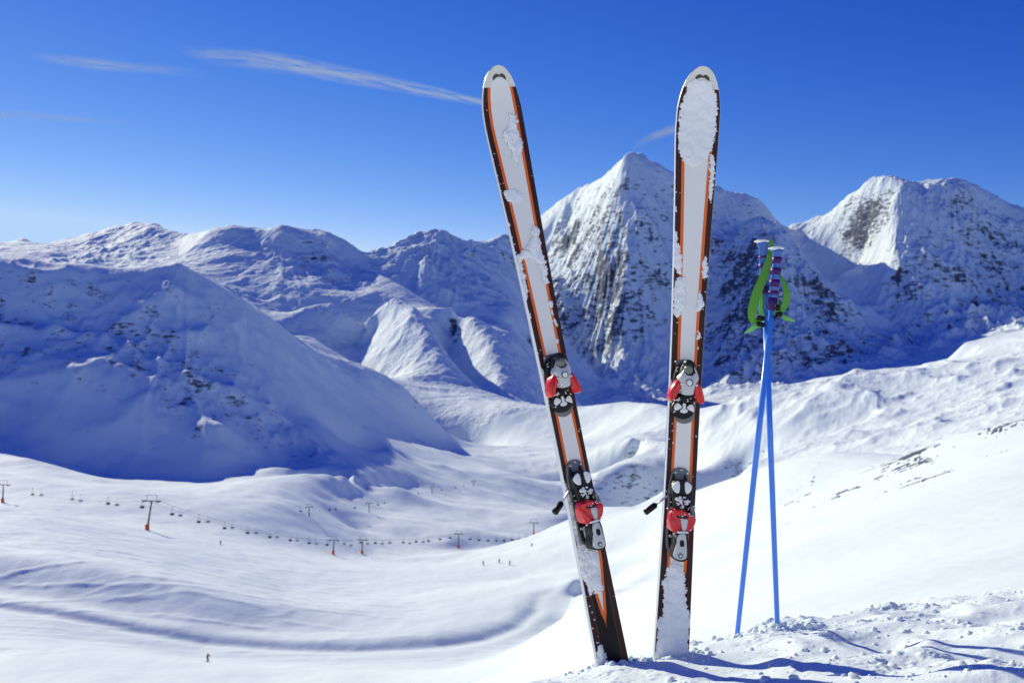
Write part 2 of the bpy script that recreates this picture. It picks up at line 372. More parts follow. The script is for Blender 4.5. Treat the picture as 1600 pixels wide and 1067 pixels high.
PEAKS = [(980, 5200, 5.5, 30), (1398, 5230, 5.5, 26), (1480, 5280, 5, 36), (1195, 4830, 5, 36), (212, 4600, 4, 26), (440, 3850, 5, 36), (680, 4200, 5, 36), (280, 1130, 4.5, 30)]
def relief(x, Y, rough):
    out = np.zeros(x.shape); k = (Y > 300) & (rough > 0.004)
    for a, b in ((300, 1900), (1900, 1e9)):
        kk = k & (Y > a) & (Y <= b)
        if kk.any(): out[kk] = relief_(x[kk], Y[kk], rough[kk], a < 1000)
    return out
def relief_(x, Y, rough, near):
    """metres of relief added on top of the surveyed surface"""
    far = smooth(1900, 3300, Y)
    wx = x + 90 * fbm(x / 700, Y / 700, 2, 3); wy = Y + 90 * fbm(x / 700 + 9, Y / 700, 2, 4)
    m = (ridged(wx / 420, wy / 420, 7, 5, 0.56) - 0.75) * 72
    # gullies running down from each summit
    wsum = 1e-9; g = 0
    for k, (ppx, pY, n1, amp) in enumerate(PEAKS):
        if near != (pY < 2000): continue
        pY = float(squeeze(ppx, pY))
        x0 = (ppx - CX) / FP * pY
        dx = x - x0; dy = Y - pY; d = np.hypot(dx, dy) + 20
        w = 1 / (d / pY) ** 5
        ph = np.arctan2(dy, dx)
        cx_ = np.cos(ph) * n1; cy_ = np.sin(ph) * n1
        q = np.log(d) * 1.3
        f = ridged(cx_ + q * .35 + gnoise(x / 90, Y / 90, 200 + k) * .25, cy_ - q * .3, 3, 120 + k * 5, .5) - .6
        g = g + w * f * amp * np.minimum(1, d / 350) * pY / 5000; wsum = wsum + w
    g = g / wsum
    m = m + g * far
    hill = (ridged(x / 120 + 3, Y / 120, 6, 21, 0.5) - 0.7) * 15 + g
    m = m + far * (9 * (ridged(wx / 110 + 5, wy / 80, 4, 151, .55) - .6) + 8 * np.abs(fbm(wx / 60, wy / 45, 3, 161, .6)))
    n = m * far + hill * (1 - far) * smooth(300, 700, Y)
    return n * rough * 1.0
def softroll(x, Y):
    """low snow undulation everywhere beyond the foreground"""
    w = smooth(12, 160, Y)
    w2 = smooth(250, 700, Y)
    w3 = smooth(190, 230, Y) * (1 - smooth(420, 700, Y)) * (1 - smooth(-60, 10, x))
    sas = np.maximum(0, ridged((x + Y * .35) / 26, (Y - x * .2) / 9, 3, 45) - .55) * .30 * w3
    w4 = smooth(110, 140, Y) * (1 - smooth(205, 225, Y))
    sas = sas + w4 * .09 * gnoise(x / 45, (Y + x * x * .0016) / 2.6, 47)
    return (sas + w * 0.22 * fbm(x / 14, Y / 22, 3, 31) + w * (1 - .3 * w2) * 0.8 * fbm(x / 60, Y / 80, 3, 37) + w2 * 3.0 * fbm(x / 130, Y / 130, 4, 41))

def kern(a, b, c, d): return np.sqrt((a[:, None] - c[None]) ** 2 + (b[:, None] - d[None]) ** 2 + 2e-5)
K = kern(cs, cl, cs, cl)
N = len(cs)
A = np.zeros((N + 3, N + 3)); A[:N, :N] = K; A[:N, N] = 1; A[:N, N + 1] = cs; A[:N, N + 2] = cl; A[N:, :N] = A[:N, N:].T
A[:N, :N] += np.eye(N) * -1e-6
xx = cs * ctrl[:, 2]; YY = ctrl[:, 2]
tz = (CY - ctrl[:, 1]) / FP - (relief(xx, YY, ctrl[:, 3]) + softroll(xx, YY)) / YY
rhs = np.zeros((N + 3, 3)); rhs[:N, 0] = tz; rhs[:N, 1] = ctrl[:, 3]; rhs[:N, 2] = ctrl[:, 4]
W = np.linalg.solve(A, rhs)
print('terrain controls', N)

# coarse table of the smooth surface
TS = np.linspace(-0.80, 0.80, 520); TL = np.concatenate([np.linspace(0, math.log(12), 130)[:-1], np.linspace(math.log(12), math.log(190), 110)[:-1], np.linspace(math.log(190), math.log(280), 150)[:-1], np.linspace(math.log(280), math.log(600), 80)[:-1], np.linspace(math.log(600), math.log(13000), 620)])
tab = np.zeros((len(TL), len(TS), 3))
for i, l in enumerate(TL):
    Kq = np.sqrt((TS[:, None] - cs[None]) ** 2 + (l - cl[None]) ** 2 + 2e-5)
    tab[i] = Kq @ W[:N] + W[N] + TS[:, None] * W[N + 1] + l * W[N + 2]
def lookup(s, l):
    s = np.clip(s, TS[0], TS[-1] - 1e-9); l = np.clip(l, TL[0], TL[-1] - 1e-9)
    fs = (s - TS[0]) / (TS[1] - TS[0]); js = fs.astype(int); fs = (fs - js)[..., None]
    ji = np.clip(np.searchsorted(TL, l, side='right') - 1, 0, len(TL) - 2); fl = ((l - TL[ji]) / (TL[ji + 1] - TL[ji]))[..., None]
    js = np.clip(js, 0, len(TS) - 2)
    return (tab[ji, js] * (1 - fs) + tab[ji, js + 1] * fs) * (1 - fl) + (tab[ji + 1, js] * (1 - fs) + tab[ji + 1, js + 1] * fs) * fl

def fore_detail(x, Y):
    """churned snow of the foreground mound"""
    w = 1 - smooth(4.6, 6.5, Y)
    churn = smooth(0.55, 1.0, x + 0.25 * fbm(x * 3, Y * 3, 2, 77)) * 0.7 + 0.45
    b = (0.016 + .016 * smooth(.5, 1.0, x)) * fbm(x / .30, Y / .24, 2, 51)
    patch = smooth(-.15, .55, fbm(x / .5, Y / .4, 2, 55))
    # boot-trodden hollows where someone stood to plant the skis
    for hx, hy, hr in ((.62, 2.62, .10), (.52, 2.42, .11), (.95, 2.62, .10), (1.12, 2.42, .12), (.15, 2.45, .09), (1.45, 2.9, .13), (1.3, 3.2, .12)):
        dd = np.hypot((x - hx) / 1.0, (Y - hy) / 1.6) / hr
        b = b - .018 * np.exp(-dd ** 4) / 1.0 + .009 * np.exp(-((dd - 1.25) / .3) ** 2)
    lump2 = np.maximum(0, fbm(x / .09, Y / .07, 4, 81, .5) - .10) * 0.020 + np.maximum(0, fbm(x / .035, Y / .03, 2, 85, .5) - .25) * 0.008
    fine = 0.0012 * fbm(x / .03, Y / .03, 3, 71, .55)
    return w * churn * (b + (lump2 + fine * 2) * (.18 + .8 * patch))

def ground(x, Y):
    """full terrain height and rock amount at (x, Y)"""
    q = lookup(x / Y, np.log(Y))
    rough = np.clip(q[..., 1], 0, 1)
    z = q[..., 0] * Y + relief(x, Y, rough) + softroll(x, Y) + fore_detail(x, Y)
    return z, rough, np.clip(q[..., 2], 0, 1)
def gz(x, Y):
    z, _, _ = ground(np.array([x], float), np.array([Y], float)); return float(z[0])

def scol(n):
    inner = np.linspace(-0.535, 0.535, n); st = inner[1] - inner[0]
    out = []; v = 0.535; k = st
    while v < 2.6: k *= 1.11; v += k; out.append(v)
    out = np.array(out)
    return np.concatenate([-out[::-1], inner, out])

M_mtn = terrain_mat('mountain_snow_and_rock', [(0.02, 9.0), (0.11, 1.6)], rock=(0.026,))
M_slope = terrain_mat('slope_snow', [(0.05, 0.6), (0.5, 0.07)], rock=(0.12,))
M_fore = terrain_mat('foreground_snow', [(70, 0.002), (300, 0.0006)], rock=None)

def terrain_mesh(name, m, Ls, S, rockfn):
    s, l = np.meshgrid(S, Ls); Y = np.exp(l); x = s * Y
    z, rough, rock = ground(x, Y)
    r = None
    if rockfn:
        dzl = np.gradient(z, axis=0) / np.gradient(Y, axis=0)
        dzx = np.gradient(z, axis=1) / np.gradient(x, axis=1)
        slope = np.hypot(dzx, dzl)
        r = rockfn(x, Y, z, slope, rock)
    co = np.stack([x, Y, z], -1).reshape(-1, 3)
    o = mesh_np(name, co, grid_quads(len(Ls), len(S)), m, attrs={'rock': r.ravel()} if r is not None else None)
    tag(o, kind='structure')
    return o

def rock_far(x, Y, z, slope, rock):
    n = fbm(x / 160, (Y + z) / 160, 3, 91)
    n2 = ridged(x / 60, (Y + z) / 90, 3, 92) - .6
    return np.clip(rock * 0.56 + (slope - 0.95) * 0.22 + n * .24 + n2 * .16 - 0.06, -0.6, 0.95)
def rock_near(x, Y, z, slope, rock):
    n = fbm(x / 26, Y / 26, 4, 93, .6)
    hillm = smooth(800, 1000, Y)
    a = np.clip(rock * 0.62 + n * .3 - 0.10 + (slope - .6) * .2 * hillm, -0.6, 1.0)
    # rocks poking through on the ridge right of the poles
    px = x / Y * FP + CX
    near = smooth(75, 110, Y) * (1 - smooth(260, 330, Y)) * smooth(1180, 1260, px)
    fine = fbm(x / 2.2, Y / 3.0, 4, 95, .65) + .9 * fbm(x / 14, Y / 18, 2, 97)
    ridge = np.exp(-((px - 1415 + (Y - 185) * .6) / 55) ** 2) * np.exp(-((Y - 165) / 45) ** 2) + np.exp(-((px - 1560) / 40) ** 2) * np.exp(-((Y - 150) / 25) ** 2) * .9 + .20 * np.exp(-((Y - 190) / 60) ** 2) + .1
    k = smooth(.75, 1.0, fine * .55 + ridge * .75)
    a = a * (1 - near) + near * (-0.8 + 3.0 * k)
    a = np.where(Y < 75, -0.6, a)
    return a
Q = 1.0
SC = scol(int(1000 * Q))
Lm = np.concatenate([np.linspace(math.log(5.9), math.log(180), int(260 * Q))[:-1], np.linspace(math.log(180), math.log(280), int(230 * Q))[:-1], np.linspace(math.log(280), math.log(2000), int(540 * Q))])
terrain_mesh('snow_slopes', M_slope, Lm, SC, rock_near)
Lf = np.concatenate([np.linspace(math.log(2000), math.log(6400), int(800 * Q))[:-1], np.linspace(math.log(6400), math.log(12500), 60)])
terrain_mesh('mountains', M_mtn, Lf, SC, rock_far)
Lc = np.concatenate([np.linspace(math.log(1.0), math.log(2.2), 120)[:-1], np.linspace(math.log(2.2), math.log(6.1), int(620 * Q))])
terrain_mesh('foreground_snow', M_fore, Lc, SC, None)
# snow under the photographer; unseen slope behind raised to bounce sun onto the skis
gx, gy = np.meshgrid(np.linspace(-60, 60, 240), np.concatenate([np.linspace(-70, -6, 70)[:-1], np.linspace(-6, 1.02, 60)]))
back = np.maximum(0, -gy - 0.9)
zz = -0.56 + 0.03 * fbm(gx / 1.3, gy / 1.3, 3, 5) + back * .40 + .12 * back / (back + 4) * fbm(gx / 6, gy / 6, 3, 15) + .05 * np.maximum(gx, -6) * smooth(0, 6, back)
e = smooth(0.2, 1.0, gy); ex, _, _ = ground(gx, np.full_like(gx, 1.02))
zz = zz * (1 - e) + (ex - 0.004) * e
tag(mesh_np('unseen_bounce_snow', np.stack([gx, gy, zz], -1).reshape(-1, 3), grid_quads(*gx.shape), M_fore), kind='structure')
#PART2
# ------------------------------------------------------------------ skis
MM = 1.703                                  # millimetres per photograph pixel at the skis' distance
D0 = MM * FP / 1000.0                       # 2.65 m
m_base = mat('ski_sidewall_white', (0.78, 0.79, 0.80), 0.3, spec=0.5, coat=0.3)
m_edge = mat('steel_edge', (0.55, 0.56, 0.58), 0.25, metal=1.0)
m_brown = mat('topsheet_dark_brown', (0.055, 0.019, 0.016), 0.42, spec=.2, var=(14, .25))
m_orange = mat('topsheet_orange', (0.95, 0.17, 0.02), 0.4, spec=.3, var=(9, .10))
m_white = mat('topsheet_frosted_white', (0.93, 0.90, 0.82), 0.5, bump=(220, .3, .0006), var=(7, .05))
m_cap = mat('tip_cap_cream', (0.80, 0.77, 0.66), 0.35, coat=0.4, var=(30, .08))
m_mark = mat('tip_mark_dark', (0.03, 0.028, 0.022), 0.35, coat=.3)
m_deep = mat('topsheet_near_black', (0.010, 0.005, 0.005), 0.35, spec=.25, var=(14, .3))
m_line = mat('topsheet_fine_line', (0.11, 0.06, 0.05), 0.35)
m_blk = mat('black_plastic', (0.008, 0.008, 0.009), 0.4, spec=.3, var=(25, .3))
m_gry = mat('grey_plastic', (0.17, 0.18, 0.185), 0.42, var=(25, .15), bump=(400, .2, .0003))
m_lgr = mat('silver_grey_plastic', (0.62, 0.62, 0.60), 0.35, metal=.15, var=(30, .12))
m_red = mat('red_lacquered_plastic', (0.75, 0.008, 0.012), 0.22, coat=.35, var=(18, .2))
m_pad = mat('white_pad', (0.90, 0.89, 0.85), 0.45, var=(40, .08))
m_mtl = mat('brushed_metal', (0.62, 0.63, 0.65), 0.3, metal=1.0)
m_olv = mat('olive_lens', (0.17, 0.18, 0.09), 0.2, coat=.6)
m_ice = bpy.data.materials.new('stuck_snow'); m_ice.use_nodes = True
b_ = m_ice.node_tree.nodes['Principled BSDF']; b_.inputs['Base Color'].default_value = (0.95, 0.95, 0.92, 1); b_.inputs['Roughness'].default_value = .6
b_.inputs['Subsurface Weight'].default_value = .25; b_.inputs['Subsurface Radius'].default_value = (.006, .008, .01); b_.inputs['Subsurface Scale'].default_value = 1.0
b_.inputs['Specular IOR Level'].default_value = .3
n_ = m_ice.node_tree.nodes.new('ShaderNodeTexNoise'); n_.inputs['Scale'].default_value = 260; n_.inputs['Detail'].default_value = 4
t_ = m_ice.node_tree.nodes.new('ShaderNodeTexCoord'); m_ice.node_tree.links.new(t_.outputs['Object'], n_.inputs['Vector'])
p_ = m_ice.node_tree.nodes.new('ShaderNodeBump'); p_.inputs['Strength'].default_value = .5; p_.inputs['Distance'].default_value = .0006
p_.inputs['Strength'].default_value = .28; m_ice.node_tree.links.new(n_.outputs[0], p_.inputs['Height']); m_ice.node_tree.links.new(p_.outputs[0], b_.inputs['Normal'])

HW = np.array([(0, 0), (1.5, 13), (4, 20), (8, 28), (14, 36), (22, 43), (33, 50), (48, 56), (66, 60), (90, 61), (120, 60), (160, 57.5), (200, 55), (250, 52), (300, 49.5), (400, 45.5), (500, 43.5), (600, 42.5), (700, 43), (800, 45), (900, 47.5), (1030, 51)], float)
def hw(u): return np.interp(u, HW[:, 0], HW[:, 1]) / 1000.0
ULEN = 1012.0                                # pixels of ski, tip to tail
def bend(u):                                 # upturned tip, towards the viewer
    return np.clip((115 - u) / 115, 0, 1) ** 2 * 0.030
def thick(u): return np.interp(u, [0, 40, 150, 450, 620, 800, 1010], [.005, .006, .009, .014, .016, .013, .008])
# ski frame: x across, z up from the tail, front = -y.  u counts photograph pixels down from the tip
def zu(u): return (ULEN - np.asarray(u, float)) * MM / 1000.0

def ski_rows():
    return np.unique(np.concatenate([np.array([0.15, .5, 1, 1.8, 3, 4.5, 6, 8, 10.5, 14, 18, 22, 27, 30, 33, 38, 44, 50, 58, 66]), np.arange(75, ULEN + 1, 9.0), [870, 892]]))

def build_ski(name, label, yaw, tilt, lean, tip_px, patches, specks, seed):
    root = empty(name); tag(root, label, 'ski', 'skis standing upright in the snow')
    Us = ski_rows(); n = len(Us)
    # body: closed section per row
    bm = bmesh.new(); rows = []
    for u in Us:
        w = float(hw(u)); T = float(thick(u)); b = float(bend(u)); z = float(zu(u))
        sec = [(-w, -b), (-w, -b - T * .25), (-w + .0006, -b - T * .9), (-w + .0022, -b - T), (w - .0022, -b - T), (w - .0006, -b - T * .9), (w, -b - T * .25), (w, -b)]
        if w < .004: sec = [(a * .999, c) for a, c in sec]
        rows.append([bm.verts.new((a, c, z)) for a, c in sec])
    for r0, r1, u in zip(rows[:-1], rows[1:], Us):
        for k in range(8):
            f = bm.faces.new((r0[k], r0[(k + 1) % 8], r1[(k + 1) % 8], r1[k]))
            f.material_index = 2 if (u < 9 and k != 3) else (1 if k in (0, 6, 7) else 0)
    bm.faces.new(rows[0]); bm.faces.new(rows[-1][::-1])
    o = obj('core', bm, [m_base, m_edge, m_mark], root, smooth=False)
    # topsheet: thin printed skin 0.6 mm proud of the core
    bm = bmesh.new(); rows = []; mats_ = [m_brown, m_orange, m_white, m_cap, m_deep, m_line]
    for u in Us:
        w = float(hw(u)) - .0016; z = float(zu(u)); y = -float(bend(u)) - float(thick(u)) - .0006
        brn = np.interp(u, [33, 60, 150, 300, 450, 600, 700, 780, 850], [11, 15, 16, 15, 15.5, 12.5, 12, 16, 20]) / 1000
        org = np.interp(u, [33, 300, 600, 700, 800, 870, 892], [8.5, 8.5, 7.5, 7.5, 8.5, 9, 0]) / 1000
        if u > 790:      # the white panel ends in a point, the orange pair closes to a V below it
            f = (u - 790) / (868 - 790)
            inner = max(0.0, (1 - f)) * (float(hw(790)) - .0016 - .0165 - .0085)
            a3 = inner; a2 = inner + (org if u < 868 else org * max(0, (892 - u) / 24))
        else:
            a2 = max(0, w - brn); a3 = max(0, a2 - org)
        a2 = min(a2, w); a3 = min(a3, a2)
        ln_ = w * .60 if u > 760 else a2 + (w - a2) * .5
        lw = .0012 if u > 830 else .0002
        xs = [-w, -(ln_ + lw) if u > 760 else -(a2 + (w - a2) * .55), -ln_ if u > 760 else -(a2 + (w - a2) * .5), -a2, -a3, -a3 * .33, a3 * .33, a3, a2, ln_ if u > 760 else a2 + (w - a2) * .5, ln_ + lw if u > 760 else a2 + (w - a2) * .55, w]
        xs = [max(-w, min(w, q)) for q in xs]
        for q in range(1, 12): xs[q] = max(xs[q], xs[q - 1])
        rows.append([bm.verts.new((q, y, z)) for q in xs] )
    for i in range(n - 1):
        um = (Us[i] + Us[i + 1]) / 2
        for k in range(11):
            f = bm.faces.new((rows[i][k], rows[i][k + 1], rows[i + 1][k + 1], rows[i + 1][k]))
            if um < 33: mi = 3 if not (um > 19 and k in (4, 5, 6)) else 3
            elif k in (0, 10): mi = 0
            elif k in (1, 9): mi = 5 if um > 835 else 0
            elif k in (2, 8): mi = 4 if um > 800 else 0
            elif k in (3, 7): mi = 1
            else: mi = 2
            if um > 892 and k in (3, 4, 5, 6, 7): mi = 4
            f.material_index = mi
    bmesh.ops.remove_doubles(bm, verts=bm.verts, dist=1e-5)
    obj('topsheet', bm, mats_, root, smooth=False)
    # arched dark mark and white arch on the tip cap
    def arc(r0, r1, a0, a1, cu, mt, h, nm, flat=1.0, taper=False, notch=False):
        bm = bmesh.new(); N_ = 28; ra = []
        for i in range(N_ + 1):
            f = i / N_; a = a0 + (a1 - a0) * f
            k = math.sin(math.pi * f) ** .55 if taper else 1
            if notch: k *= 1 - .55 * math.exp(-((f - .5) / .07) ** 2)
            rr = (r1 + (r0 - r1) * k)
            for (r_, L_) in ((rr, 0), (r1, 1)):
                x = r_ * math.sin(a); u = cu - r_ * math.cos(a) * flat
                ra.append(bm.verts.new((x * MM / 1000, -float(bend(u)) - float(thick(u)) - h, float(zu(u)))))
        for i in range(N_): bm.faces.new((ra[2 * i], ra[2 * i + 1], ra[2 * i + 3], ra[2 * i + 2]))
        return obj(nm, bm, mt, root, smooth=False)
    arc(18.5, 11.5, -1.12, 1.12, 27, m_mark, .0012, 'tip_mark', .82, True, True)
    # frosted centre panel rounds off under the cap
    bm = bmesh.new(); fan = [bm.verts.new((0, -float(bend(34)) - float(thick(34)) - .0011, float(zu(34))))]
    a3 = (float(hw(33)) - .0016 - .0195)
    for i in range(25):
        a = -math.pi / 2 + math.pi * i / 24; u = 34 - 14 * math.cos(a)
        fan.append(bm.verts.new((a3 * math.sin(a) * 1.0, -float(bend(u)) - float(thick(u)) - .0011, float(zu(u)))))
    for i in range(24): bm.faces.new((fan[0], fan[i + 1], fan[i + 2]))
    obj('centre_panel_top', bm, m_white, root, smooth=False)

    # snow frozen to the face, from outlines surveyed on the ski (u px down, x mm across)
    bind(root)
    Us_ = np.arange(16, 945, 0.9); Xs = np.arange(-62, 62.01, 1.25)
    U, X = np.meshgrid(Us_, Xs, indexing='ij')
    W_ = hw(U) * 1000; who = np.zeros(U.shape, int)
    sd = np.full(U.shape, -99.0); hh = np.zeros(U.shape)
    for pi_, (poly, hgt) in enumerate(patches):
        P = np.array(poly, float); inside = np.zeros(U.shape, bool); dist = np.full(U.shape, 1e9)
        px_, py_ = X, U * MM
        Q_ = np.stack([P[:, 1], P[:, 0] * MM], 1)
        for a, b in zip(Q_, np.roll(Q_, -1, 0)):
            e = b - a; L2 = (e ** 2).sum() + 1e-9
            t = np.clip(((px_ - a[0]) * e[0] + (py_ - a[1]) * e[1]) / L2, 0, 1)
            dist = np.minimum(dist, np.hypot(px_ - a[0] - t * e[0], py_ - a[1] - t * e[1]))
            c = ((a[1] > py_) != (b[1] > py_)) & (px_ < (b[0] - a[0]) * (py_ - a[1]) / (b[1] - a[1] + 1e-12) + a[0])
            inside ^= c
        d = np.where(inside, dist, -dist)
        up = d > sd; sd = np.where(up, d, sd); hh = np.where(up, hgt, hh); who = np.where(up, pi_, who)
    sx, sy = X + seed * 300, U * MM
    edge = 4.6 * fbm(sx / 11, sy / 11, 4, 7, .6) + 1.6 * gnoise(sx / 2.6, sy / 2.6, 9)
    f = sd + edge
    f = np.where(sd < -4.5, -1, f)
    for (su, sxx, sr) in specks:
        f0 = f
        f = np.maximum(f, sr - np.hypot(X - sxx, (U - su) * MM) + .9 * gnoise(sx / 2, sy / 2, 3))
        who = np.where((f > f0) & (f > 0) & (f0 <= 0), -1, who)
        hh = np.where(np.hypot(X - sxx, (U - su) * MM) < sr + 2, 2.6, hh)
    lump = .72 + .45 * fbm(sx / 22, sy / 26, 3, 17, .45) + .06 * np.maximum(0, fbm(sx / 4, sy / 4, 2, 19))
    h = (np.clip(f, 0, 11) / 11) ** .7 * np.maximum(hh, 1.0) * .85 * np.clip(lump, .15, 1.5)
    h += np.where(f > 0, .35, 0)
    okv = (f > -0.6) & (np.abs(X) < W_ + 1.5)
    Y_ = -bend(U) - thick(U) - .0014 - np.where(f > 0, h, 0) / 1000
    co = np.stack([X / 1000, Y_, zu(U)], -1).reshape(-1, 3)
    co[:, 1] = np.where((f > 0).ravel(), co[:, 1], co[:, 1] + .0012)
    q = grid_quads(*U.shape); okf = okv.ravel()[q].all(1) & ((f > 0).ravel()[q].any(1))
    q = q[okf]; wq = who.ravel()[q].min(1)
    for pi_ in range(-1, len(patches)):
        qq = q[wq == pi_]
        if len(qq) < 12: continue
        used, inv = np.unique(qq, return_inverse=True)
        o = mesh_np('snow_specks' if pi_ < 0 else 'stuck_snow', co[used], inv.reshape(-1, 4), m_ice, root)
        if pi_ < 0: o['kind'] = 'stuff'
    # stand it in the snow
    Mx = Matrix.Rotation(R(tilt), 4, 'Y') @ Matrix.Rotation(R(lean), 4, 'X') @ Matrix.Rotation(R(yaw), 4, 'Z')
    tip = Mx @ Vector((0, -0.03, float(zu(0))))
    want = at(tip_px[0], tip_px[1], D0)
    hp = Vector((0, 0, float(zu(660))))
    p0 = Vector((want.x - tip.x, D0, want.z - tip.z)) + Mx @ hp
    Mx = Matrix.Rotation(R(tilt), 4, 'Y') @ Matrix.Rotation(R(-2.0), 4, 'X') @ Matrix.Rotation(R(yaw), 4, 'Z')
    root.matrix_world = Matrix.Translation(p0 - Mx @ hp) @ Mx
    return root

# ---- binding pieces, drawn on the right ski and unprojected to its frame
PHI = R(17)
def axr(y): return 1089.5 - (y - 155) * .0555 + 1.0
def unp(px, py, h):
    k = 1 - h / 2650.0
    px = CX + (px - CX) * k; py = CY + (py - CY) * k
    u = (py - 103) / math.cos(R(3.2))
    x = ((px - axr(py)) * MM - h * math.sin(PHI)) / math.cos(PHI)
    return Vector((x / 1000, -h / 1000, float(zu(u))))
Z5 = lambda X, Y: (980 + X / 6.67, 540 + Y / 6.67)
Z6 = lambda X, Y: (980 + X / 5.62, 710 + Y / 5.62)
def chaikin(P, n=2):
    for _ in range(n):
        Q_ = []
        for a, b in zip(P, P[1:] + P[:1]): Q_ += [(a[0] * .75 + b[0] * .25, a[1] * .75 + b[1] * .25), (a[0] * .25 + b[0] * .75, a[1] * .25 + b[1] * .75)]
        P = Q_
    return P
def slab(name, pts, Zf, h0, h1, m, parent, bev=1.6, sm=2, dome=0.0):
    """outline seen on the photo at front height h1, extruded back to h0 (mm from the ski's base), rounded rim"""
    P = chaikin(list(pts), sm) if sm else list(pts)
    V3 = [unp(*Zf(*p), h1) for p in P]
    c = sum(V3, Vector()) / len(V3)
    bm = bmesh.new(); rings = []
    def ring(h, inset):
        r_ = []
        for v in V3:
            d = Vector((v.x - c.x, 0, v.z - c.z)); L_ = d.length
            k = max(0.05, (L_ - inset / 1000) / L_) if L_ > 1e-6 else 1
            r_.append(bm.verts.new((c.x + d.x * k, -h / 1000, c.z + d.z * k)))
        rings.append(r_)
    ring(h0, 0); ring(h1 - bev, 0); ring(h1 - bev * .3, bev * .3); ring(h1, bev)
    if dome: ring(h1 + dome * .7, bev + 6); ring(h1 + dome, bev + 14)
    nn = len(V3)
    for a, b in zip(rings[:-1], rings[1:]):
        for i in range(nn): bm.faces.new((a[i], a[(i + 1) % nn], b[(i + 1) % nn], b[i]))
    bm.faces.new(rings[0]); bm.faces.new(rings[-1])
    o = obj(name, bm, m, parent, smooth=True)
    try: o.data.set_sharp_from_angle(angle=R(38))
    except Exception: pass
    return o
def circ(cx_, cy_, rx, ry, n=24, a0=0, a1=2 * math.pi):
    full = abs(a1 - a0 - 2 * math.pi) < 1e-6
    return [(cx_ + rx * math.cos(a0 + (a1 - a0) * i / (n if full else n - 1)), cy_ + ry * math.sin(a0 + (a1 - a0) * i / (n if full else n - 1))) for i in range(n)]
def tube_bm(bm, pts, rad, seg=10, cap=True):
    pts = [Vector(p) for p in pts]; rads = rad if isinstance(rad, (list, tuple)) else [rad] * len(pts)
    rings = []; up = None
    for i, p in enumerate(pts):
        t = (pts[min(i + 1, len(pts) - 1)] - pts[max(i - 1, 0)]).normalized()
        if up is None: up = t.orthogonal().normalized()
        up = (up - t * up.dot(t)).normalized(); s_ = t.cross(up)
        rings.append([bm.verts.new(p + (up * math.cos(2 * math.pi * k / seg) + s_ * math.sin(2 * math.pi * k / seg)) * rads[i]) for k in range(seg)])
    for a, b in zip(rings[:-1], rings[1:]):
        for k in range(seg): bm.faces.new((a[k], a[(k + 1) % seg], b[(k + 1) % seg], b[k]))
    if cap: bm.faces.new(rings[0][::-1]); bm.faces.new(rings[-1])
    return bm

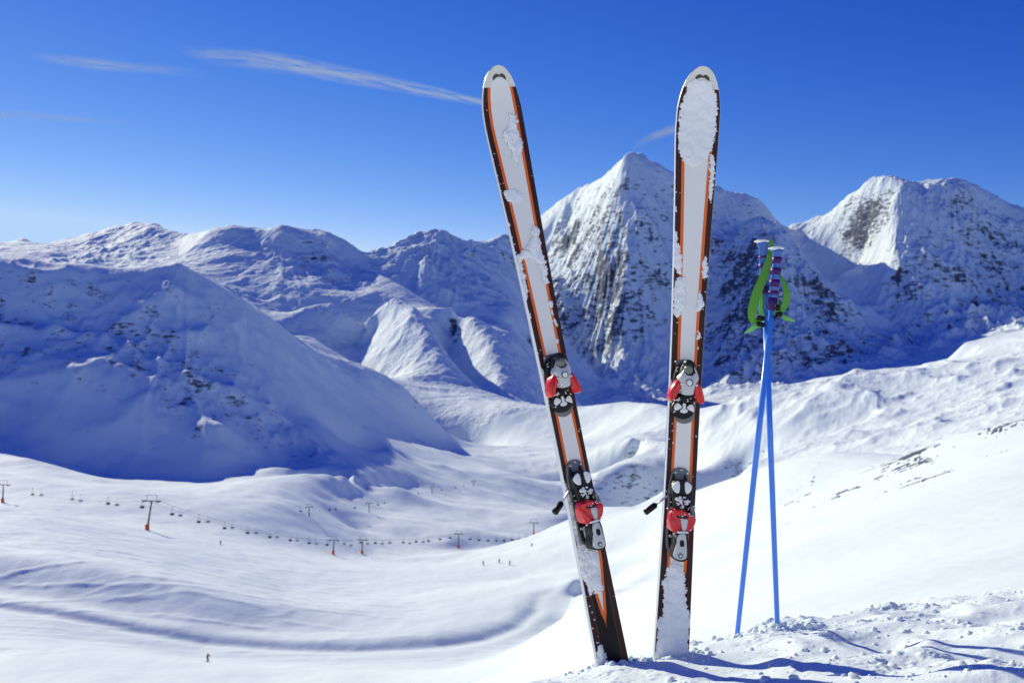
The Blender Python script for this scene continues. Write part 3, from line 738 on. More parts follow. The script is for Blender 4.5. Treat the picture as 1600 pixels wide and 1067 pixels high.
BIND = []
def bind(root):
    if BIND:
        for src in BIND:
            c = src.copy(); C.objects.link(c); c.parent = root
            for ch in list(src.children):
                d = ch.copy(); C.objects.link(d); d.parent = c
        return
    # toe piece
    toe = slab('toe_binding', [(500, 200), (520, 160), (570, 150), (660, 150), (705, 190), (712, 400), (700, 720), (660, 800), (575, 825), (500, 800), (465, 720), (478, 420)], Z5, 14, 18, m_gry, root, 1.5)
    slab('sole_plate', [(515, 250), (545, 200), (640, 185), (700, 220), (725, 420), (712, 600), (640, 640), (500, 640), (480, 560), (483, 380)], Z5, 17, 34, m_blk, toe, 2.5)
    slab('tower', [(560, 330), (610, 190), (640, 160), (700, 160), (735, 200), (760, 330), (745, 520), (700, 560), (610, 560), (575, 500)], Z5, 30, 56, m_blk, toe, 4)
    slab('housing', [(600, 300), (622, 285), (645, 320), (710, 322), (735, 285), (758, 330), (768, 375), (742, 400), (722, 480), (712, 528), (610, 528), (588, 490), (592, 420), (560, 365), (575, 335)], Z5, 50, 68, m_lgr, toe, 3, 1)
    slab('shoulder', [(545, 345), (600, 290), (640, 205), (625, 300), (600, 372), (560, 362)], Z5, 48, 62, m_lgr, toe, 2, 1)
    slab('shoulder', [(716, 205), (742, 262), (772, 345), (756, 382), (738, 330)], Z5, 48, 62, m_lgr, toe, 1.5, 1)
    slab('cap_dome', circ(676, 205, 46, 50), Z5, 50, 70, m_blk, toe, 5, 0)
    slab('setting_window', circ(676, 262, 42, 46), Z5, 60, 75, m_gry, toe, 2.5, 0)
    slab('setting_window_lens', circ(676, 262, 31, 34), Z5, 74, 77, m_olv, toe, 1.5, 0)
    slab('release_button_rim', circ(681, 398, 35, 36), Z5, 60, 73, m_blk, toe, 1, 0)
    slab('release_button', circ(681, 398, 29, 30), Z5, 72, 75.5, m_pad, toe, 2, 0)
    slab('wing', [(545, 380), (575, 358), (602, 370), (612, 410), (585, 450), (560, 505), (520, 575), (490, 602), (468, 585), (464, 530), (480, 480), (505, 430)], Z5, 36, 64, m_red, toe, 5, 1)
    slab('wing', [(738, 400), (752, 372), (775, 392), (800, 440), (822, 510), (832, 580), (820, 610), (792, 612), (760, 580), (738, 545), (722, 500), (728, 450)], Z5, 36, 64, m_red, toe, 5, 1)
    slab('wing_screw', circ(592, 414, 15, 17), Z5, 60, 69, m_mtl, toe, 1.5, 0)
    slab('wing_screw', circ(748, 420, 14, 16), Z5, 60, 69, m_mtl, toe, 1.5, 0)
    slab('linkage', [(560, 530), (600, 515), (640, 525), (700, 520), (712, 560), (700, 600), (560, 605), (520, 590)], Z5, 26, 46, m_blk, toe, 3)
    slab('linkage_pin', circ(672, 552, 14, 13), Z5, 40, 49, m_mtl, toe, 1, 0)
    slab('glide_pad', circ(585, 668, 117, 106, 30), Z5, 16, 34, m_blk, toe, 3, 0)
    slab('pad_insert', [(495, 640), (520, 608), (545, 612), (578, 648), (560, 668), (505, 694), (490, 668)], Z5, 33, 36.5, m_pad, toe, 1.2, 1)
    slab('pad_insert', [(618, 655), (660, 612), (690, 622), (702, 660), (696, 702), (680, 690), (640, 672)], Z5, 33, 36.5, m_pad, toe, 1.2, 1)
    slab('pad_insert', [(582, 605), (612, 605), (616, 640), (608, 660), (642, 690), (612, 710), (575, 712), (546, 690), (586, 660), (580, 632)], Z5, 33, 36.5, m_pad, toe, 1.0, 1)
    # heel piece
    heel = slab('heel_binding', [(372, 200), (392, 145), (440, 118), (500, 122), (535, 150), (548, 220), (545, 500), (530, 700), (500, 860), (440, 872), (375, 868), (338, 840), (330, 740), (345, 560), (352, 340)], Z6, 14, 24, m_gry, root, 2.5)
    slab('slide_track', [(382, 300), (400, 180), (412, 175), (420, 240), (500, 250), (500, 185), (515, 182), (530, 260), (545, 480), (520, 690), (430, 700), (400, 852), (362, 850), (350, 720), (362, 520)], Z6, 20, 30, m_blk, heel, 2, 1)
    slab('rivet', circ(377, 718, 16, 16), Z6, 28, 33, m_mtl, heel, 1.5, 0)
    slab('brake_housing', [(412, 250), (440, 232), (540, 238), (580, 262), (588, 330), (580, 400), (590, 470), (575, 540), (420, 530), (412, 400), (398, 320)], Z6, 24, 48, m_blk, heel, 4, 1)
    slab('brake_pad_rim', circ(493, 298, 92, 68, 26), Z6, 40, 55, m_blk, heel, 4, 0)
    slab('brake_pad', [(470, 245), (476, 290), (470, 335), (462, 352), (436, 345), (414, 318), (406, 290), (425, 262), (450, 245)], Z6, 52, 58.5, m_pad, heel, 1.5, 1)
    slab('brake_pad', [(520, 242), (550, 248), (576, 272), (580, 298), (566, 332), (542, 352), (524, 350), (516, 300)], Z6, 52, 58.5, m_pad, heel, 1.5, 1)
    slab('tread', [(440, 380), (560, 380), (572, 420), (560, 445), (440, 448), (425, 410)], Z6, 40, 56, m_blk, heel, 3, 1)
    slab('side_arm', [(575, 440), (598, 470), (612, 530), (604, 560), (575, 540), (562, 480)], Z6, 40, 60, m_gry, heel, 2, 1)
    slab('heel_cup', [(425, 505), (470, 492), (530, 500), (560, 520), (612, 545), (628, 570), (618, 620), (590, 670), (560, 698), (520, 700), (440, 702), (398, 680), (392, 610), (402, 545)], Z6, 40, 72, m_red, heel, 7, 2)
    slab('cup_lip', [(440, 505), (530, 500), (545, 535), (500, 545), (440, 540), (415, 530)], Z6, 68, 76, m_red, heel, 3, 1)
    slab('centre_rib', [(488, 572), (556, 572), (548, 620), (534, 682), (505, 684), (498, 630)], Z6, 70, 78, m_lgr, heel, 2, 1)
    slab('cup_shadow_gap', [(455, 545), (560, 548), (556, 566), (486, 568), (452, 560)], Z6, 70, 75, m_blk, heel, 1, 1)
    slab('heel_lever_rim', [(468, 690), (548, 690), (558, 740), (556, 830), (552, 920), (530, 944), (490, 950), (448, 938), (416, 912), (414, 884), (436, 820), (444, 790), (440, 760)], Z6, 46, 80, m_blk, heel, 3, 1)
    lev = slab('heel_lever', [(482, 700), (534, 700), (542, 745), (548, 860), (544, 915), (520, 930), (486, 934), (450, 924), (428, 902), (428, 884), (450, 820), (462, 785), (460, 755)], Z6, 78, 85, m_lgr, heel, 2, 1)
    slab('lever_slot', [(486, 770), (500, 758), (518, 762), (526, 785), (524, 812), (505, 822), (487, 812)], Z6, 83, 87, m_blk, heel, 1, 1)
    slab('lever_screw', circ(494, 898, 22, 23), Z6, 84, 88, m_gry, heel, 1.5, 0)
    slab('lever_screw_head', circ(494, 898, 11, 12), Z6, 87.5, 89.5, m_mtl, heel, .8, 0)
    for X_, Y_c in ((420, 165), (470, 140), (522, 168), (352, 480), (349, 640)): slab('screw', circ(X_, Y_c, 9, 9, 14), Z6, 23, 26.5, m_mtl, heel, .8, 0)
    for k in range(5): slab('scale_mark', [(372, 420 + k * 46), (392, 420 + k * 46), (392, 428 + k * 46), (372, 428 + k * 46)], Z6, 29.5, 30.6, m_pad, heel, .2, 0)
    slab('spring_barrel', [(405, 712), (428, 708), (436, 760), (430, 842), (408, 846), (400, 780)], Z6, 28, 44, m_lgr, heel, 3, 1)
    slab('lever_hinge', [(462, 682), (556, 682), (558, 700), (460, 700)], Z6, 60, 82, m_mtl, heel, 2, 0)
    slab('cup_edge', [(395, 600), (410, 560), (440, 590), (470, 650), (480, 690), (430, 690), (400, 660)], Z6, 66, 77, m_red, heel, 3, 1)
    for X_, Y_c in ((512, 180), (700, 600), (495, 700)): slab('screw', circ(X_, Y_c, 10, 10, 14), Z5, 33, 36, m_mtl, toe, .8, 0)
    slab('wing_ridge', [(560, 395), (572, 400), (530, 500), (495, 575), (484, 565), (515, 480)], Z5, 63, 67, m_red, toe, 1.5, 1)
    slab('wing_ridge', [(770, 410), (782, 415), (806, 500), (812, 585), (800, 585), (782, 500)], Z5, 63, 67, m_red, toe, 1.5, 1)
    # brake arm: rod and rubber foot, standing off the left edge
    bm = bmesh.new(); a, b = unp(*Z6(345, 372), 26), unp(*Z6(246, 452), 30)
    tube_bm(bm, [a + Vector((.02, .0, .012)), a, a.lerp(b, .5), b], .0028, 10)
    arm = obj('brake_arm', bm, m_mtl, root)
    bm = bmesh.new(); c = unp(*Z6(152, 526), 33)
    tube_bm(bm, [b.lerp(a, .06), b, b.lerp(c, .05), b.lerp(c, .5), b.lerp(c, .93), c], [.0045, .0062, .0085, .0088, .0092, .0052], 8)
    obj('brake_foot', bm, m_blk, arm)
    br = random.Random(3)
    def crumbs(name, spots, Zf, parent):
        bm = bmesh.new()
        for X_, Y_c, h, r_, n_ in spots:
            for _ in range(n_):
                c = unp(*Zf(X_ + br.gauss(0, 16), Y_c + br.gauss(0, 13)), h + br.uniform(-1, 2)); rr = r_ * br.uniform(.4, 1.2) / 1000
                g = bmesh.ops.create_icosphere(bm, subdivisions=2, radius=rr, matrix=Matrix.Translation(c) @ Matrix.Diagonal((br.uniform(.8, 1.6), .7, br.uniform(.7, 1.3), 1)))
                for v in g['verts']: v.co += (v.co - c) * (.3 * math.sin(v.co.x * 900) * math.cos(v.co.z * 1100))
        o = obj(name, bm, m_ice, parent); o['kind'] = 'stuff'
    crumbs('snow_crumbs', [(480, 415, 58, 3.6, 12), (540, 425, 58, 3.2, 9), (455, 440, 56, 3, 5), (490, 465, 58, 3, 7), (578, 470, 60, 2.2, 5), (440, 690, 60, 4, 9), (415, 660, 66, 3.5, 6), (460, 720, 34, 5, 9), (440, 780, 32, 4, 5), (500, 555, 76, 1.8, 6), (575, 545, 74, 1.8, 5), (425, 815, 28, 4, 5), (560, 690, 72, 2, 4), (470, 320, 58, 1.5, 3)], Z6, heel)
    crumbs('snow_crumbs', [(540, 590, 50, 2.2, 6), (480, 520, 60, 1.6, 3), (690, 525, 50, 2, 5), (640, 580, 48, 1.8, 4), (730, 525, 60, 2.2, 3), (575, 500, 60, 2, 3), (520, 250, 34, 1.8, 4), (490, 430, 36, 2, 5)], Z5, toe)
    BIND.extend([toe, heel, arm])

def px_poly_right(pts, h=16):
    out = []
    for px, py in pts:
        v = unp(px, py, h); out.append((ULEN - v.z * 1000 / MM, v.x * 1000))
    return out
PHL = R(29.5); TL_ = 11.3
def px_poly_left(pts, h=16):
    # tip (780,101); axis runs down-right at 11.3 degrees
    out = []
    for px, py in pts:
        k = 1 - h / 2650.0; qx = CX + (px - CX) * k; qy = CY + (py - CY) * k
        dx, dy = qx - 771.0, qy - 101
        u = dx * math.sin(R(TL_)) + dy * math.cos(R(TL_)); v = dx * math.cos(R(TL_)) - dy * math.sin(R(TL_))
        out.append((u, (v * MM - h * math.sin(PHL)) / math.cos(PHL)))
    return out
LP = [([(797,168),(806,168),(812,172),(813,195),(821,214),(820,228),(813,250),(806,245),(800,225),(790,212),(790,200),(798,190)], 6),
      ([(790,298),(806,290),(822,298),(820,312),(806,316),(795,312)], 2.5),
      ([(787,334),(794,338),(801,352),(799,362),(790,360),(789,348)], 4),
      ([(836,345),(846,352),(847,372),(851,390),(856,402),(861,440),(854,446),(849,425),(843,408),(832,402),(820,404),(815,418),(806,410),(805,399),(815,395),(826,382),(832,368)], 7),
      ([(806,400),(818,402),(822,420),(826,440),(828,455),(826,474),(818,472),(814,450),(810,425)], 7),
      ([(823,483),(830,484),(832,496),(828,500),(823,496)], 4), ([(827,508),(832,510),(835,522),(830,524)], 4),
      ([(859,466),(867,468),(868,478),(861,476)], 4), ([(865,482),(869,490),(867,496)], 4), ([(866,492),(872,498),(875,508),(868,506)], 4), ([(870,526),(876,530),(874,536),(869,532)], 3),
      ([(845,568),(852,574),(855,596),(858,616),(862,642),(852,638),(847,612),(843,588)], 7),
      ([(879,745),(884,748),(890,765),(900,790),(907,812),(912,840),(920,856),(938,862),(938,895),(942,905),(946,915),(942,926),(930,922),(922,914),(915,896),(908,880),(900,862),(896,846),(892,826),(888,800),(884,775)], 8),
      ([(900,862),(920,860),(938,866),(934,906),(925,930),(918,910),(908,890)], 9),
      ([(936,998),(944,1002),(950,1020),(955,1050),(930,1054),(932,1030)], 9)]
RP = [([(1075,126),(1086,121),(1112,122),(1119,140),(1123,158),(1122,180),(1120,208),(1115,228),(1106,246),(1085,262),(1068,250),(1061,232),(1062,190),(1065,160),(1071,146)], 4.5),
      ([(1112,232),(1118,240),(1119,262),(1116,290),(1112,312),(1108,306),(1110,275),(1110,250)], 4),
      ([(1053,322),(1058,322),(1058,330),(1053,330)], 3),
      ([(1053,360),(1059,362),(1060,380),(1066,398),(1066,430),(1060,430),(1051,418),(1051,396)], 6),
      ([(1056,436),(1070,430),(1071,480),(1058,500),(1050,492),(1050,462)], 5),
      ([(1101,396),(1106,402),(1106,430),(1100,436),(1096,424),(1098,408)], 5),
      ([(1093,450),(1098,462),(1100,475),(1097,486),(1088,484),(1088,466)], 6),
      ([(1089,515),(1094,520),(1094,532),(1088,530)], 4), ([(1089,536),(1092,540),(1090,545)], 3),
      ([(1045,594),(1051,596),(1052,620),(1050,634),(1045,630),(1043,612)], 6),
      ([(1040,884),(1052,876),(1064,884),(1068,902),(1069,930),(1072,952),(1076,970),(1072,1000),(1074,1040),(1020,1040),(1021,1010),(1024,985),(1022,970),(1033,958),(1034,925),(1030,910),(1036,902)], 6.5)]
rs = random.Random(5)
def specks(n, px_side):
    out = []
    for _ in range(n):
        u = rs.uniform(60, 900); w = float(hw(u)) * 1000
        s_ = rs.choice([-1, -1, 1])
        out.append((u, s_ * (w - rs.uniform(1, 15)), rs.uniform(1.0, 2.6)))
    return out
build_ski('ski', 'white and orange ski leaning to the left, its brown tail showing an orange point', 28, -TL_, 0, (777, 101), [(px_poly_left(p), h) for p, h in LP], specks(42, 0), 1)
build_ski('ski', 'nearly upright white and orange ski next to the poles, snow packed over its tip', 7.5, 3.2, 0, (1100, 103), [(px_poly_right(p), h) for p, h in RP], specks(36, 0), 2)

# ------------------------------------------------------------------ ski poles
m_blue = mat('pole_blue_lacquer', (0.06, 0.26, 0.90), 0.25, coat=.6, var=(6, .12))
m_hblue = mat('handle_blue_plastic', (0.03, 0.125, 0.46), 0.3, coat=.5, var=(40, .25))
m_purple = mat('handle_purple_band', (0.055, 0.010, 0.14), 0.45, spec=.3)
m_green = mat('strap_green_webbing', (0.11, 0.36, 0.035), 0.7, bump=(900, .4, .0004), var=(60, .12))
m_green2 = mat('strap_bright_green_end', (0.22, 0.68, 0.12), 0.65, bump=(900, .4, .0004))
def ribbon(name, pts, widths, m, parent, thick_=.0016, side=None):
    """webbing through pts (world), flat side roughly facing side"""
    P = [Vector(p) for p in pts]
    # resample smoothly
    out = []; n = len(P)
    for i in range(n - 1):
        p0, p1, p2, p3 = P[max(i - 1, 0)], P[i], P[i + 1], P[min(i + 2, n - 1)]
        for k in range(8):
            t = k / 8; out.append((.5 * ((2 * p1) + (p2 - p0) * t + (2 * p0 - 5 * p1 + 4 * p2 - p3) * t * t + (3 * p1 - p0 - 3 * p2 + p3) * t ** 3), widths[i] * (1 - t) + widths[i + 1] * t))
    out.append((P[-1], widths[-1]))
    bm = bmesh.new(); rings = []
    for i, (p, w) in enumerate(out):
        t = (out[min(i + 1, len(out) - 1)][0] - out[max(i - 1, 0)][0]).normalized()
        nrm = Vector(side if side else (0.25, -1, .1)); nrm = (nrm - t * nrm.dot(t)).normalized(); s_ = t.cross(nrm)
        rings.append([bm.verts.new(p + s_ * a * w / 2 + nrm * b * thick_ / 2) for a, b in ((-1, -1), (1, -1), (1, 1), (-1, 1))])
    for a, b in zip(rings[:-1], rings[1:]):
        for k in range(4): bm.faces.new((a[k], a[(k + 1) % 4], b[(k + 1) % 4], b[k]))
    bm.faces.new(rings[0][::-1]); bm.faces.new(rings[-1])
    return obj(name, bm, m, parent, smooth=False)
def ski_pole(label, bot, neck, top, Yb, Yt, bands, strap):
    B = at(*bot, Yb); T_ = at(*top, Yt); Nk = at(*neck, Yb + (Yt - Yb) * ((neck[1] - bot[1]) / (top[1] - bot[1])))
    ax = (T_ - B).normalized(); B0 = B - ax * .10
    root = empty('ski_pole', B); tag(root, label, 'ski pole', 'ski poles')
    inv = Matrix.Translation(-B)
    def L(p): return Vector(p) - B
    bm = bmesh.new(); tube_bm(bm, [L(B0), L(B), L(B.lerp(Nk, .5)), L(Nk + ax * .02)], [.0062, .0073, .0086, .0092], 16)
    obj('shaft', bm, m_blue, root)
    bm = bmesh.new(); n = 26; pts = []; rd = []
    Lh = (T_ - Nk).length
    for i in range(n + 1):
        f = i / n; pts.append(L(Nk + ax * Lh * f))
        r_ = .0108 + .0028 * math.sin(f * 3.1) + .0012 * math.sin(f * 40)
        if f > .82: r_ += (f - .82) / .18 * .0065
        if f > .985: r_ -= .003
        rd.append(r_)
    tube_bm(bm, pts, rd, 18); grip = obj('grip', bm, m_hblue, root)
    for f0, f1 in bands:
        bm = bmesh.new(); tube_bm(bm, [L(Nk + ax * Lh * f0), L(Nk + ax * Lh * f1)], .0108 + .0028 * math.sin((f0 + f1) / 2 * 3.1) + .0019, 18)
        obj('grip_band', bm, m_purple, grip)
    # snow cap on the pommel
    bm = bmesh.new(); bmesh.ops.create_icosphere(bm, subdivisions=3, radius=.0185)
    rr = random.Random(hash(label) % 97 if False else len(label))
    for v in bm.verts:
        v.co = Vector((v.co.x * 1.15, v.co.y, v.co.z * .30)) * (1 + .16 * math.sin(v.co.x * 310 + 1) * math.cos(v.co.y * 260 + rr.random() * .2)) + L(T_) + ax * .001
    obj('snow_cap', bm, m_ice, root)
    strap(root, L, Yt)
    return root
def strap_left(root, L, Y):
    A = lambda px, py, d=0: L(at(px, py, Y + d))
    ribbon('strap', [A(1203,375,-.005), A(1206,384,-.015), A(1203,400,-.024), A(1194,430,-.028), A(1182,460,-.03), A(1176,485,-.03), A(1177,500,-.028), A(1190,503,-.025)], [.012, .014, .018, .024, .028, .028, .021, .015], m_green, root, side=(-.5, -1, .1))
    ribbon('strap', [A(1206,384,-.006), A(1200,420,-.012), A(1193,450,-.016), A(1190,480,-.02), A(1192,502,-.022)], [.012, .014, .016, .020, .016], m_green2, root, side=(.6, -1, 0))
    ribbon('strap_end', [A(1186,508,-.03), A(1176,513,-.034), A(1163,521,-.03)], [.014, .013, .002], m_green2, root, side=(.1, -1, .3))
    bm = bmesh.new()
    for (x0, y0) in ((1189, 497), (1189, 507)):
        c = A(x0, y0, -.034); g = bmesh.ops.create_cube(bm, size=1, matrix=Matrix.Translation(c) @ Matrix.Rotation(R(12), 4, 'Y') @ Matrix.Diagonal((.024, .010, .013, 1)))
    bmesh.ops.bevel(bm, geom=bm.edges[:], offset=.002, segments=2, affect='EDGES')
    obj('buckle', bm, m_blk, root)
def strap_right(root, L, Y):
    A = lambda px, py, d=0: L(at(px, py, Y + d))
    ribbon('strap', [A(1219,430,.0), A(1224,440,-.006), A(1229,456,-.01), A(1228,472,-.012), A(1222,484,-.014), A(1217,492,-.016)], [.003, .013, .022, .024, .018, .012], m_green, root, side=(.4, -1, .1))
    ribbon('strap', [A(1219,430,.012), A(1214,450,.01), A(1213,470,.004), A(1216,488,-.01)], [.004, .010, .012, .010], m_green2, root, side=(-.6, -1, 0))
    ribbon('strap_end', [A(1222,494,-.02), A(1230,498,-.024), A(1242,502,-.02)], [.013, .013, .004], m_green2, root, side=(0, -1, .4))
    ribbon('strap_end', [A(1209,488,-.02), A(1214,490,-.02), A(1219,492,-.02)], [.010, .012, .010], m_green2, root, side=(0, -1, .4))
    bm = bmesh.new()
    for (x0, y0, w, h_) in ((1215, 481, .013, .018), (1217, 491, .020, .013), (1211, 495, .013, .008)):
        bmesh.ops.create_cube(bm, size=1, matrix=Matrix.Translation(A(x0, y0, -.026)) @ Matrix.Rotation(R(-15), 4, 'Y') @ Matrix.Diagonal((w, .009, h_, 1)))
    bmesh.ops.bevel(bm, geom=bm.edges[:], offset=.002, segments=2, affect='EDGES')
    obj('buckle', bm, m_blk, root)
ski_pole('blue ski pole with its foot farther right and a long green strap on the left', (1215, 986), (1196, 486), (1191, 378), 2.90, 2.96, [(.25, .36), (.62, .68), (.76, .79)], strap_left)
ski_pole('blue ski pole with its foot nearer the skis and purple bands round its front grip', (1152, 990), (1206, 484), (1213, 389), 2.92, 2.90, [(.0, .20), (.25, .31), (.38, .50), (.58, .69), (.76, .87)], strap_right)

# ------------------------------------------------------------------ snow clumps lying on the mound
cr = random.Random(11); bmc = bmesh.new()
base = bmesh.new(); bmesh.ops.create_icosphere(base, subdivisions=2, radius=1); bv = [v.co.copy() for v in base.verts]; bf = [[v.index for v in f.verts] for f in base.faces]; base.free()
pts_ = []
while len(pts_) < 1300:
    Yc = 2.0 + 2.9 * cr.random() ** 1.2; sx_ = cr.uniform(-.05, .54); xc = sx_ * Yc
    dens = 0.15 + .85 * max(0, min(1, (sx_ - .05) / .3)) * (.35 + .65 * (math.sin(xc * 9 + 2) * math.sin(Yc * 8) > -.1))
    if cr.random() > dens: continue
    pts_.append((xc, Yc, .0018 + .010 * cr.random() ** 6))
for _ in range(200):     # thrown up round the ski tails
    c = cr.choice([(.235, 2.60), (.30, 2.66), (.40, 2.60), (.46, 2.64), (.27, 2.58), (.60, 2.9), (.78, 2.9)])
    pts_.append((c[0] + cr.gauss(0, .045), c[1] + cr.gauss(0, .03), .003 + .011 * cr.random() ** 2.5))
PX = np.array(pts_); zc, _, _ = ground(PX[:, 0], PX[:, 1])
allv = []; allf = []
for i, (xc, Yc, r_) in enumerate(pts_):
    ph = [cr.uniform(0, 6) for _ in range(4)]; sq = (cr.uniform(.8, 1.3), cr.uniform(.8, 1.3), cr.uniform(.6, 1.0)); o_ = len(allv)
    for v in bv:
        k = 1 + .20 * math.sin(v.x * 3.1 + ph[0]) * math.sin(v.y * 2.7 + ph[1]) + .16 * math.sin(v.z * 5 + ph[2]) * math.cos(v.x * 5.3 + ph[3])
        allv.append((xc + v.x * r_ * k * sq[0], Yc + v.y * r_ * k * sq[1], zc[i] + v.z * r_ * k * sq[2] + r_ * .05))
    allf += [[a + o_ for a in f] for f in bf]
me = bpy.data.meshes.new('snow_clumps'); me.from_pydata(allv, [], allf); me.materials.append(M_fore)
me.polygons.foreach_set('use_smooth', [True] * len(me.polygons))
tag(link('snow_clumps', me), kind='stuff')
#PART3
# ------------------------------------------------------------------ things standing on the snow far away
def hit(px, py, Ya, Yb, n=900):
    """where the sight line through a survey point first meets the ground between two distances"""
    Y = np.exp(np.linspace(math.log(Ya), math.log(Yb), n)); x = (px - CX) / FP * Y
    z, _, _ = ground(x, Y); ray = (CY - py) / FP * Y
    k = np.nonzero(z >= ray)[0]
    i = k[0] if len(k) else int(np.argmin(np.abs(z - ray)))
    return Vector((x[i], Y[i], z[i]))

m_steel = mat('galvanised_steel_dark', (0.10, 0.11, 0.115), 0.5, metal=.3, var=(2, .2))
m_padf = mat('orange_foot_padding', (0.80, 0.13, 0.03), 0.7, var=(3, .15))
m_seat = mat('chair_dark_upholstery', (0.022, 0.024, 0.024), 0.6)
m_seatl = mat('chair_snow_dusted', (0.42, 0.44, 0.46), 0.7)
m_rope = mat('steel_rope', (0.16, 0.17, 0.18), 0.5, metal=.5)
def box(bm, c, sz, rot=None):
    bmesh.ops.create_cube(bm, size=1, matrix=Matrix.Translation(c) @ (rot or Matrix.Identity(4)) @ Matrix.Diagonal((*sz, 1)))
def pylon(px, py, pytop, lab, armw, ang, Yr, top_lean=0.0, foot=True, far=False):
    b = hit(px, py, *Yr); Hh = (py - pytop) / FP * b.y
    root = empty('lift_pylon', b); tag(root, lab, 'lift pylon', 'chairlift pylons')
    bm = bmesh.new(); tube_bm(bm, [(0, 0, -1.0), (0, 0, 0), (top_lean * .5, 0, Hh * .5), (top_lean, 0, Hh)], [.42, .40, .33, .26], 10)
    obj('mast', bm, m_steel, root)
    rz = Matrix.Rotation(ang, 4, 'Z')
    bm = bmesh.new(); box(bm, Vector((top_lean, 0, Hh)), (armw, .38, .34), rz)
    for s_ in (-1, 1):
        e = rz @ Vector((s_ * armw * .42, 0, 0))
        box(bm, Vector((top_lean, 0, Hh - .28)) + e, (.28, 2.6, .30), rz)
        for k in (-1.1, -.55, 0, .55, 1.1):
            w_ = rz @ Vector((0, k, 0)); box(bm, Vector((top_lean, 0, Hh - .02)) + e + w_, (.12, .34, .34), rz)
    obj('crossarm', bm, m_steel, root, smooth=False)
    bm = bmesh.new(); hf = 2.2 if not far else 1.6
    for s_ in (-.30, .30):
        e = rz @ Vector((s_ * armw, 0, 0)); box(bm, Vector((top_lean, 0, Hh + hf / 2)) + e, (.12, .12, hf), rz)
    box(bm, Vector((top_lean, 0, Hh + hf)), (armw * .6 + .5, .14, .14), rz)
    obj('lifting_frame', bm, m_steel, root, smooth=False)
    if foot:
        bm = bmesh.new(); tube_bm(bm, [(0, 0, -.6), (0, 0, .1), (0, 0, 2.0), (0, 0, 2.1)], [.75, .78, .78, .5], 12)
        obj('foot_padding', bm, m_padf, root)
    return b, Hh, root
PY = []
for px, py, pyt, lab, aw, lean in [
    (4, 785, 757, 'dark lift pylon cut by the left edge of the picture, above blue shadow streaks', 7.4, .5),
    (230, 828, 783, 'tallest lift pylon, alone in the white snow, orange padding round its foot', 7.0, 1.7),
    (520.6, 866, 844, 'lift pylon with orange foot, left one of the two close together', 6.4, .5),
    (565.6, 864.5, 843, 'lift pylon with orange foot, right one of the two close together', 6.2, .4),
    (716.6, 856, 834, 'lift pylon with orange foot midway between the close pair and the leaning ski', 6.4, 0),
    (834, 855, 835, 'small lift pylon with orange foot standing just left of the leaning ski', 6.4, 0)]:
    b, Hh, r_ = pylon(px, py, pyt, lab, aw, R(-14), (250 if px < 400 else 480 if px < 700 else 640, 1100), lean)
    PY.append((b, Hh, lean, aw))
b, Hh, r_ = pylon(884, 851, 842, 'low double lift frame half hidden behind the edge of the leaning ski', 6.5, R(-14), (680, 1300), 0, False, True)
PY.append((b, Hh, 0, 6.5))
FARP = []
for px, py, pyt, lab in [
    (483, 807, 792, 'thin faint far pylon, left end of the second lift line up the slope'),
    (576.6, 800, 786, 'thin faint far pylon beside a blue hollow, second of the upper lift line'),
    (675, 771, 761, 'tiny far pylon, third along the upper lift line'),
    (740, 761, 752, 'tiny far pylon, last and highest of the upper lift line')]:
    b, Hh, r_ = pylon(px, py, pyt, lab, 5.0, R(30), (600, 2600), 0, False, True); FARP.append((b, Hh, 0, 5.0))
# haul ropes
def rope(lab, side, plist):
    bm = bmesh.new(); rz = Matrix.Rotation(R(-14), 4, 'Z'); pts = []
    P = [Vector((b.x + l_, b.y, b.z + h)) + (rz @ Vector((side * aw * .42, 0, .15))) for b, h, l_, aw in plist]
    P = [P[0] + (P[0] - P[1])] + P
    for a, c in zip(P[:-1], P[1:]):
        for k in range(10):
            f = k / 10; q = a.lerp(c, f); q.z -= 4 * f * (1 - f) * (c - a).length * .018; pts.append(q)
    pts.append(P[-1]); org = pts[12]
    tube_bm(bm, [p - org for p in pts], .045, 6)
    o = obj('lift_rope', bm, m_rope); o.location = org; tag(o, lab, 'lift rope', 'haul ropes of the chairlift')
    return P
PR = rope('haul rope over the left ends of the lift crossarms, carrying the dark chairs', -1, PY)
PL = rope('haul rope over the right ends of the lift crossarms, carrying the pale snow dusted chairs', 1, PY)
# chairs
def chair_mesh(m1, m2, w=2.1):
    bm = bmesh.new()
    box(bm, Vector((0, .1, -.05)), (w, .62, .26)); box(bm, Vector((0, .40, .30)), (w, .16, .85), Matrix.Rotation(R(-12), 4, 'X'))
    for s_ in (-1, 1):
        box(bm, Vector((s_ * w * .5, .1, .22)), (.06, .62, .06)); box(bm, Vector((s_ * w * .5, .42, 1.0)), (.05, .05, 1.3))
    box(bm, Vector((0, .42, 1.65)), (w, .05, .05)); box(bm, Vector((0, .42, 2.4)), (.07, .07, 1.5)); box(bm, Vector((0, .30, 3.12)), (.14, .5, .18))
    me = bpy.data.meshes.new('lift_chair'); bm.to_mesh(me); bm.free(); me.materials.append(m1)
    return me
ch_d = chair_mesh(m_seat, m_steel); ch_l = chair_mesh(m_seatl, m_rope)
Ysurv = [(p[0].x / p[0].y * FP + CX, p[0].y) for p in PY]
def Yline(px): return float(np.interp(px, [a for a, _ in Ysurv], [b for _, b in Ysurv]))
ORD = ['first', 'second', 'third', 'fourth', 'fifth', 'sixth', 'seventh', 'eighth', 'ninth', 'tenth', 'eleventh', 'twelfth', 'thirteenth', 'fourteenth', 'fifteenth']
